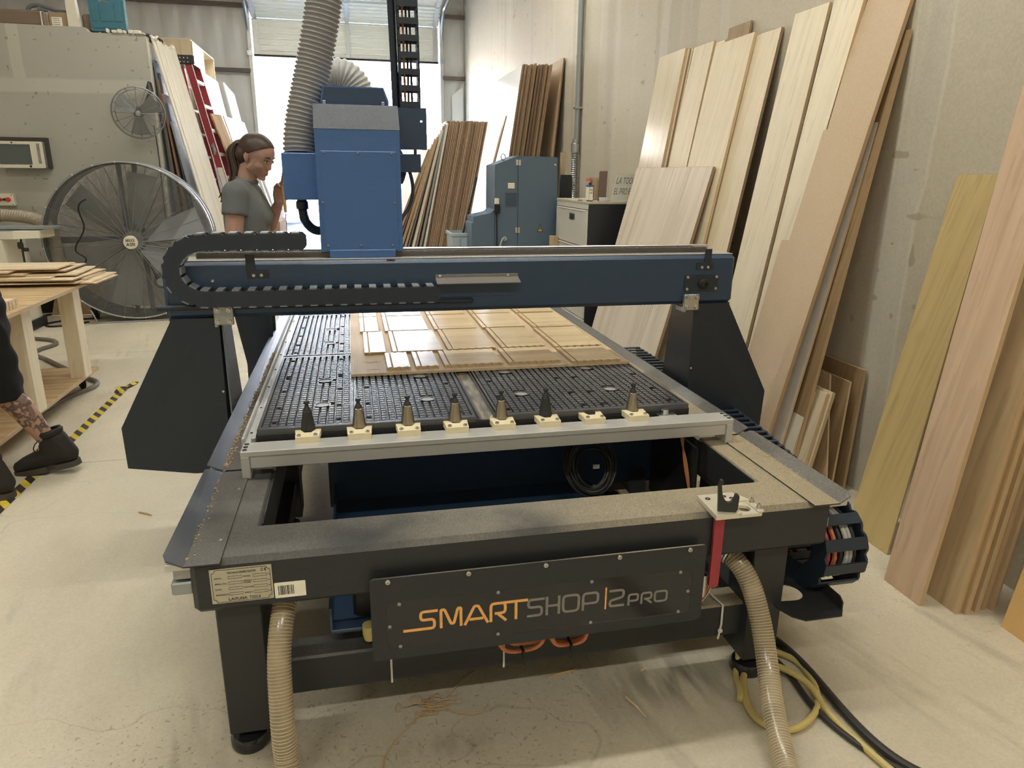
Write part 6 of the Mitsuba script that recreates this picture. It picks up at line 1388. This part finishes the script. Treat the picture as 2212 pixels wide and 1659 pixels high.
def head(o, A, female):
    """head with face about the mid-ear point o; A columns: forward, left, up"""
    to = lambda p_: np.asarray(o) + A @ np.asarray(p_, float)
    def el(p_, r, n=14):
        m_ = m3.Manifold.sphere(1.0, 2 * n).scale(list(map(float, r)))
        M = np.eye(4)[:3]; M[:, :3] = A; M[:, 3] = to(p_)
        return m_.transform(M)
    H = lambda qs: m3.Manifold.batch_hull([el(p_, (r, r, r), 8) for p_, r in qs])
    ms = [el((.008, 0, .040), (.097, .074, .084)), el((.030, 0, .005), (.072, .064, .075)),
          H([((.060, .030, .035), .030), ((.060, -.030, .035), .030), ((.062, .022, -.03), .026), ((.062, -.022, -.03), .026), ((.068, 0, -.078), .020), ((.015, .046, -.052), .018), ((.015, -.046, -.052), .018)]),
          H([((.088, 0, .024), .0075), ((.104, 0, -.020), .0095), ((.094, .012, -.026), .006), ((.094, -.012, -.026), .006), ((.078, 0, .0), .012)]),
          H([((.078, .031, .036), .012), ((.088, 0, .038), .010), ((.078, -.031, .036), .012)]),
          H([((.091, .012, -.050), .0055), ((.095, 0, -.0485), .0062), ((.091, -.012, -.050), .0055), ((.07, 0, -.05), .02)]),
          H([((.090, .011, -.060), .0060), ((.093, 0, -.0605), .0068), ((.090, -.011, -.060), .0060), ((.07, 0, -.06), .02)]),
          H([((.082, 0, -.084), .013), ((.070, .014, -.084), .012), ((.070, -.014, -.084), .012)]),
          el((.052, .030, -.020), (.036, .030, .036)), el((.052, -.030, -.020), (.036, .030, .036))]
    for s in (-1, 1):
        ms.append(H([((-.006, s * .072, .022), .007), ((.004, s * .070, .020), .006), ((-.004, s * .075, -.012), .006), ((.004, s * .068, -.024), .005), ((-.014, s * .076, .006), .006)]))
    extra = {'eye': cat([tm(el((.0765, s * .031, .016), (.0105, .0115, .0105), 8)) for s in (-1, 1)]), 'iris': cat([tm(el((.0850, s * .0305, .015), (.0032, .0052, .0052), 6)) for s in (-1, 1)]),
             'eyelid': cat([tm(H([((.0800, s * .020, .021), .0038), ((.0850, s * .030, .0245), .0042), ((.0775, s * .042, .020), .0038)])) for s in (-1, 1)]),
             'eyebrow': cat([tm(H([((.0885, s * .016, .037), .0028), ((.0885, s * .030, .0425), .0030), ((.0790, s * .044, .037), .0022)])) for s in (-1, 1)]),
             'lips': cat([tm(H([((.0935, .013, -.0530), .0028), ((.0985, 0, -.0500), .0042), ((.0935, -.013, -.0530), .0028)])), tm(H([((.0930, .012, -.0590), .0030), ((.0975, 0, -.0605), .0046), ((.0930, -.012, -.0590), .0030)]))])}
    return union(ms), extra, el, to, H

# woman in a grey shirt beside the table
W_ = thing('person', 'woman with dark ponytail in a grey shirt standing behind the bridge, looking down, one hand raised', 'person')
A_ = rot('z', -26) @ rot('y', 22)
ear = np.array([-.966, 2.60, 1.636])
hd, ex, el, to, H_ = head(ear, A_, True)
yb = 2.62
Lsh, Rsh = (-1.025, 2.775, 1.448), (-1.060, 2.452, 1.448)
Lel, Lwr = (-.935, 2.80, 1.265), (-.868, 2.745, 1.395)
Rel, Rwr = (-1.085, 2.405, 1.185), (-.900, 2.46, 1.165)
torso = [m3.Manifold.batch_hull([sph((-1.045, yb - .075, .90), .105), sph((-1.045, yb + .075, .90), .105), sph((-1.03, yb - .06, 1.07), .090), sph((-1.03, yb + .06, 1.07), .090)]),
         m3.Manifold.batch_hull([sph((-1.03, yb - .06, 1.07), .090), sph((-1.03, yb + .06, 1.07), .090), sph((-1.035, yb - .075, 1.33), .100), sph((-1.035, yb + .075, 1.33), .100)]),
         m3.Manifold.batch_hull([sph((-1.035, yb - .075, 1.33), .100), sph((-1.035, yb + .075, 1.33), .100), sph((-1.05, yb - .10, 1.44), .062), sph((-1.04, yb + .10, 1.44), .062), sph((-1.035, yb, 1.472), .060)]),
         bone((-.975, yb - .062, 1.315), (-.99, yb - .062, 1.36), .062, .06), bone((-.975, yb + .062, 1.315), (-.99, yb + .062, 1.36), .062, .06)]
neck = bone((-1.035, yb - .004, 1.472), (-.992, 2.605, 1.60), .057, .050)
arms = [chainb([(-1.055, 2.50, 1.448), Rsh, Rel, Rwr], [.055, .054, .043, .027]), chainb([(-1.035, 2.74, 1.448), Lsh, Lel, Lwr], [.055, .052, .041, .025]),
        hand(Lwr, (.18, -.10, 1), (-.55, .75, .15), .85, 1), hand(Rwr, (1, .1, -.1), (0, -.3, 1), .5, 1)]
legs = [chainb([(-1.045, yb + s * .085, .88), (-1.020, yb + s * .085, .50), (-1.045, yb + s * .082, .10)], [.100, .062, .042]) for s in (-1, 1)]
feet = [m3.Manifold.batch_hull([sph((-1.06, yb + s * .085, .045), .04), sph((-.90, yb + s * .095, .030), .028), sph((-.93, yb + s * .07, .03), .025)]) for s in (-1, 1)]
body = union([hd, neck] + torso + arms + legs + feet)
bm = soft(body, .009, 14); put(W_ + '__body', bm, 'skin', True)
lv = (np.asarray(bm.vertices) - ear) @ A_
def face_pt(y, z):
    k_ = (np.abs(lv[:, 1] - y) < .009) & (np.abs(lv[:, 2] - z) < .009); return np.array([lv[k_, 0].max() if k_.any() else .085, y, z])
def blob(pts, r, off): return tm(H_([(face_pt(y, z) + [off, 0, 0], rr_) for (y, z), rr_ in zip(pts, r)]))
put(W_ + '__eye', cat([blob([(s * .024, .012), (s * .038, .012)], (.0045, .0045), -.0025) for s in (-1, 1)]), 'eye_white', 40)
put(W_ + '__iris', cat([blob([(s * .030, .0115), (s * .032, .0115)], (.0042, .0042), -.0006) for s in (-1, 1)]), 'hair', 40)
put(W_ + '__eyelid', cat([blob([(s * .020, .0155), (s * .031, .0185), (s * .043, .0155)], (.0030, .0034, .0030), -.0012) for s in (-1, 1)]), 'hair', 40)
put(W_ + '__eyebrow', cat([blob([(s * .016, .034), (s * .030, .040), (s * .045, .034)], (.0026, .0030, .0022), -.0010) for s in (-1, 1)]), 'hair', 40)
put(W_ + '__lips', ex['lips'], 'lips', 40)
# hair: cap over the skull and a ponytail
cap_ = el((.003, 0, .042), (.1035, .0805, .0915))
hl = A_ @ np.array([-.62, 0, .785]); cap_ = cap_.trim_by_plane([float(a) for a in hl], float(to((.012, 0, .030)) @ hl))
cap_ = cap_ + H_([((-.045, .034, .0), .046), ((-.045, -.034, .0), .046), ((-.035, 0, -.04), .044), ((-.04, 0, .05), .05)]) + H_([((-.012, .062, .034), .016), ((-.03, .055, .0), .02), ((-.03, .05, .05), .02)]) + H_([((-.012, -.062, .034), .016), ((-.03, -.055, .0), .02), ((-.03, -.05, .05), .02)])
hm = soft(cap_, .009, 6); 
q = np.random.default_rng(4)
put(W_ + '__hair', hm, 'hair', True)
pt = spline([(-1.010, 2.622, 1.700), (-1.045, 2.628, 1.706), (-1.068, 2.63, 1.675), (-1.066, 2.625, 1.61), (-1.060, 2.615, 1.55), (-1.075, 2.605, 1.50), (-1.115, 2.595, 1.455), (-1.15, 2.59, 1.42)], 40)
rr = np.interp(np.linspace(0, 1, 40), [0, .08, .25, .5, .8, 1], [.022, .028, .040, .040, .026, .006])
strands = [tube(pt, rr * .8, 12)]
for i in range(26):
    a = q.uniform(0, 2 * PI); rad = q.uniform(.55, 1.0); off = np.stack([np.cos(a) * rr * rad, np.sin(a) * rr * rad, np.zeros(40)], 1)
    strands.append(tube(pt + off + np.linspace(0, 1, 40)[:, None] * q.normal(0, .010, 3), rr * .16 + .0015, 6))
put(W_ + '__hair__ponytail', cat(strands), 'hair', True)
put(W_ + '__hair__hair_tie', lathe([(.024, -.008), (.031, -.006), (.033, 0), (.031, .006), (.024, .008)], pt[1], pt[2] - pt[0], 18), 'rubber', 40)
# clothes
G_ = .012
tsh = [m3.Manifold.batch_hull([sph((-1.045, yb - .082, .95), .118), sph((-1.045, yb + .082, .95), .118), sph((-1.035, yb - .07, 1.07), .108), sph((-1.035, yb + .07, 1.07), .108)]),
       m3.Manifold.batch_hull([sph((-1.035, yb - .07, 1.07), .108), sph((-1.035, yb + .07, 1.07), .108), sph((-1.035, yb - .080, 1.33), .112), sph((-1.035, yb + .080, 1.33), .112)]),
       m3.Manifold.batch_hull([sph((-1.035, yb - .080, 1.33), .112), sph((-1.035, yb + .080, 1.33), .112), sph((-1.055, yb - .125, 1.448), .062), sph((-1.04, yb + .125, 1.448), .062), sph((-1.038, yb, 1.478), .064)]),
       bone((-.972, yb - .062, 1.315), (-.99, yb - .062, 1.36), .072, .07), bone((-.972, yb + .062, 1.315), (-.99, yb + .062, 1.36), .072, .07)]
def cut_end(m_, p_, d): 
    d = np.asarray(d, float); d /= np.linalg.norm(d); return m_.trim_by_plane([float(-a) for a in d], float(-(np.asarray(p_) @ d)))
def along(a, b, u): return np.asarray(a) + (np.asarray(b) - np.asarray(a)) * u
slR = cut_end(chainb([(-1.055, 2.52, 1.448), Rsh, along(Rsh, Rel, .9)], [.062, .068, .066]), along(Rsh, Rel, .42), np.array(Rel) - Rsh)
slL = cut_end(chainb([(-1.035, 2.72, 1.448), Lsh, along(Lsh, Lel, .95)], [.062, .064, .058]), along(Lsh, Lel, .70), np.array(Lel) - Lsh)
sh = union(tsh + [slR, slL]).trim_by_plane([0., 0., 1.], .90)
put(W_ + '__shirt', soft(sh, .014, 10), 'grey_shirt', True)
put(W_ + '__shirt__collar', lathe([(.054, -.012), (.066, -.010), (.068, .004), (.060, .010), (.054, .006)], (-1.022, yb - .003, 1.520), np.array([.24, -.08, 1.]), 28), 'grey_shirt', 40)
def on_chest(u, z, r=.0):  # point on the shirt's front at height z
    return np.array([-1.035 + .113 + .040 * (1 - abs(z - 1.33) / .2) + r, yb - .03 + u, z])
jeans = union([m3.Manifold.batch_hull([sph((-1.045, yb - .078, .90), .112), sph((-1.045, yb + .078, .90), .112), sph((-1.04, yb - .065, 1.0), .098), sph((-1.04, yb + .065, 1.0), .098)])] + [chainb([(-1.045, yb + s * .085, .88), (-1.020, yb + s * .085, .50), (-1.045, yb + s * .082, .06)], [.110, .076, .062]) for s in (-1, 1)]).trim_by_plane([0., 0., 1.], .045)
put(W_ + '__jeans', soft(jeans, .014, 8), 'dark_jeans', True)
put(W_ + '__shoe', cat([tm(m3.Manifold.batch_hull([sph((-1.075, yb + s * .085, .050), .05), sph((-.885, yb + s * .095, .040), .036), sph((-.93, yb + s * .065, .036), .034)]).trim_by_plane([0., 0., 1.], .002)) for s in (-1, 1)]), 'boot', 40)
# what she holds
hc = np.array(Lwr) + np.array([.03, -.04, .07])
k = thing('hand_tool', 'brown handled tool with a thin cord dangling from the woman\'s raised hand', 'hand tool')
put(k + '__handle', tube([hc + [.0, -.012, .03], hc + [.004, -.014, -.05], hc + [.006, -.014, -.125]], [.008, .010, .008], 8), 'wood_bits')
put(k + '__cord', tube([hc + [.006, -.014, -.12], hc + [.005, -.012, -.30]], .0018, 5), 'black_cable')
put(k + '__wrapper', hull(hc + np.array([[-.012, -.02, .02], [.03, -.015, .02], [.004, -.02, .095], [.012, 0, .10], [-.008, .01, .03], [.026, .012, .05]])), 'small_brown', False)

# man walking out of the frame at the left
M_ = thing('person', 'man in black shorts and boots walking out of the frame at the left, tattooed calf', 'person')
mh, mex, mel, mto, mH = head(np.array([-2.50, 2.28, 1.63]), rot('z', 180) @ rot('y', 8), False)
hy = 2.17
kneeR, ankR = (-2.285, 2.30, .485), (-2.085, 2.30, .150)     # trailing leg (far side), heel lifting
kneeL, ankL = (-2.36, 2.02, .50), (-2.30, 1.985, .105)       # leading leg (near side)
mt = [m3.Manifold.batch_hull([sph((-2.325, hy - .07, .93), .125), sph((-2.325, hy + .09, .93), .125), sph((-2.35, hy - .07, 1.12), .115), sph((-2.35, hy + .09, 1.12), .115)]),
      m3.Manifold.batch_hull([sph((-2.35, hy - .07, 1.12), .115), sph((-2.35, hy + .09, 1.12), .115), sph((-2.40, hy - .10, 1.32), .115), sph((-2.40, hy + .12, 1.32), .115)]),
      m3.Manifold.batch_hull([sph((-2.40, hy - .10, 1.32), .115), sph((-2.40, hy + .12, 1.32), .115), sph((-2.41, hy - .14, 1.42), .065), sph((-2.41, hy + .16, 1.42), .065)])]
mn = bone((-2.42, hy + .02, 1.44), (-2.47, 2.27, 1.58), .062, .060)
mL, mR = [(-2.41, hy - .17, 1.40), (-2.38, hy - .24, 1.13), (-2.56, hy - .20, .98)], [(-2.41, hy + .19, 1.40), (-2.42, hy + .26, 1.13), (-2.62, hy + .2, 1.0)]
ma = [chainb(mL, [.060, .048, .030]), chainb(mR, [.060, .048, .030]), hand(mL[2], (-1, .1, -.3), (0, -1, .2), .6, -1, s=1.02), hand(mR[2], (-1, -.1, -.3), (0, 1, .2), .6, 1, s=1.02)]
calfR = [chainb([kneeR, along(kneeR, ankR, .32) + np.array([.018, 0, .004]), ankR], [.062, .062, .038]), chainb([(-2.31, hy + .11, .90), kneeR], [.098, .064])]
calfL = [chainb([kneeL, along(kneeL, ankL, .32) + np.array([.018, 0, 0]), ankL], [.062, .060, .038]), chainb([(-2.32, hy - .10, .90), kneeL], [.098, .064])]
fR, fL = bone(ankR, (-2.20, 2.31, .06), .04, .03), bone(ankL, (-2.45, 1.98, .04), .04, .03)
put(M_ + '__body', soft(union([mh, mn] + mt + ma + calfR + calfL + [fR, fL]), .014, 10), 'tattoo_skin', True)
for n_, m_ in (('eye', 'eye_white'), ('iris', 'hair'), ('eyebrow', 'hair'), ('lips', 'lips')): put(M_ + '__' + n_, mex[n_], m_, 40)
put(M_ + '__hair', soft(mel((.000, 0, .060), (.104, .080, .094)) - mH([((.135, 0, .02), .045), ((.10, .06, -.05), .06), ((.10, -.06, -.05), .06), ((.04, .11, -.07), .05), ((.04, -.11, -.07), .05), ((.14, 0, .06), .03)]), .012, 6), 'hair', True)
ms_ = [m3.Manifold.batch_hull([sph((-2.325, hy - .08, .95), .142), sph((-2.325, hy + .10, .95), .142), sph((-2.355, hy - .08, 1.12), .132), sph((-2.355, hy + .10, 1.12), .132)]),
       m3.Manifold.batch_hull([sph((-2.355, hy - .08, 1.12), .132), sph((-2.355, hy + .10, 1.12), .132), sph((-2.40, hy - .10, 1.32), .128), sph((-2.40, hy + .12, 1.32), .128)]),
       m3.Manifold.batch_hull([sph((-2.40, hy - .10, 1.32), .128), sph((-2.40, hy + .12, 1.32), .128), sph((-2.41, hy - .15, 1.42), .075), sph((-2.41, hy + .17, 1.42), .075), sph((-2.42, hy + .01, 1.45), .07)])]
ms_ += [cut_end(chainb([p_[0], p_[1]], [.078, .072]), along(p_[0], p_[1], .75), np.array(p_[1]) - p_[0]) for p_ in (mL, mR)]
put(M_ + '__shirt', soft(union(ms_).trim_by_plane([0., 0., 1.], .86), .016, 8), 'dark_shirt', True)
hemR, hemL = np.array(kneeR) + [.012, 0, -.03], np.array(kneeL) + [.0, 0, -.03]
shR = cut_end(chainb([(-2.315, hy + .11, .90), hemR + [-.02, 0, -.10]], [.130, .118]), hemR + np.array([0, 0, -.03]), (0, .0, -1))
shL = cut_end(chainb([(-2.315, hy - .10, .90), hemL + [.0, 0, -.10]], [.135, .122]), hemL + np.array([0, 0, -.03]), (0, 0, -1))
pel = m3.Manifold.batch_hull([sph((-2.325, hy - .075, .92), .136), sph((-2.325, hy + .095, .92), .136)])
sm = soft(union([pel, shR, shL]), .016, 6)
vv = sm.vertices.copy(); vv += (np.sin(vv[:, 2:3] * 46 + vv[:, :1] * 30) * .004 + np.sin(vv[:, 2:3] * 21 + vv[:, 1:2] * 44) * .004) * np.array([[1, 1, 0]]) * (vv[:, 2:3] > .47)
put(M_ + '__shorts', tri(vv, sm.faces), 'black_shorts', True)
put(M_ + '__belt', lathe([(.128, -.015), (.146, -.015), (.146, .015), (.128, .015)], (-2.325, hy + .01, .875), (0, 0, 1), 24), 'rubber')
def boot(o, deg, pitch, yaw=180):
    """toe towards local +x; o = ball of the foot on the floor"""
    R = rot('z', yaw + deg) @ rot('y', pitch)
    up = union([m3.Manifold.batch_hull([sph((-.20, 0, .075), .046), sph((-.165, 0, .165), .050), sph((-.13, 0, .155), .050), sph((-.10, 0, .08), .048)]),
                m3.Manifold.batch_hull([sph((-.20, 0, .060), .040), sph((-.08, 0, .080), .046), sph((.01, .004, .058), .043), sph((.055, .004, .045), .036)])]).trim_by_plane([0., 0., 1.], .022)
    so = unary_union([Point(-.195, 0).buffer(.044), Point(.0, .004).buffer(.049), Point(.055, .004).buffer(.040)]).convex_hull
    so = so.difference(sbox(-.125, -.1, -.085, -.030)).difference(sbox(-.125, .030, -.085, .1))
    P_ = lambda m_: place(m_, R, o)
    k_ = put(M_ + '__boot', P_(soft(up, .012, 6)), 'boot', True)
    put(k_ + '__sole', P_(extr(so, 0, .028)), 'boot_sole', 30)
    put(k_ + '__collar', P_(lathe([(.040, -.012), (.056, -.010), (.060, .008), (.052, .020), (.040, .016)], (-.150, 0, .200), (.1, 0, 1), 24)), 'boot', 40)
    lc = [tube(spline([(-.098 + .014 * i, -.030, .150 - .017 * i), (-.085 + .014 * i, 0, .160 - .017 * i), (-.098 + .014 * i, .030, .150 - .017 * i)], 8), .0032, 5) for i in range(6)]
    lc += [tube(spline([(-.105, s * .01, .165), (-.075, s * .035, .165), (-.060, s * .045, .13), (-.085, s * .040, .12)], 14), .003, 5) for s in (-1, 1)]
    put(k_ + '__lace', P_(cat(lc)), 'rubber', 40)
boot(np.array([-2.19, 2.305, .002]), -4, 10.0)
boot(np.array([-2.40, 1.985, .002]), 4, 0.0)
for a in (ankR, ankL): put(M_ + '__sock', lathe([(.041, -.02), (.047, -.02), (.048, .07), (.043, .075)], np.array(a) + [0, 0, .015], (-.12, 0, 1), 20), 'rubber', 40)
LAMPS()
scene = {'type': 'scene', **scene}
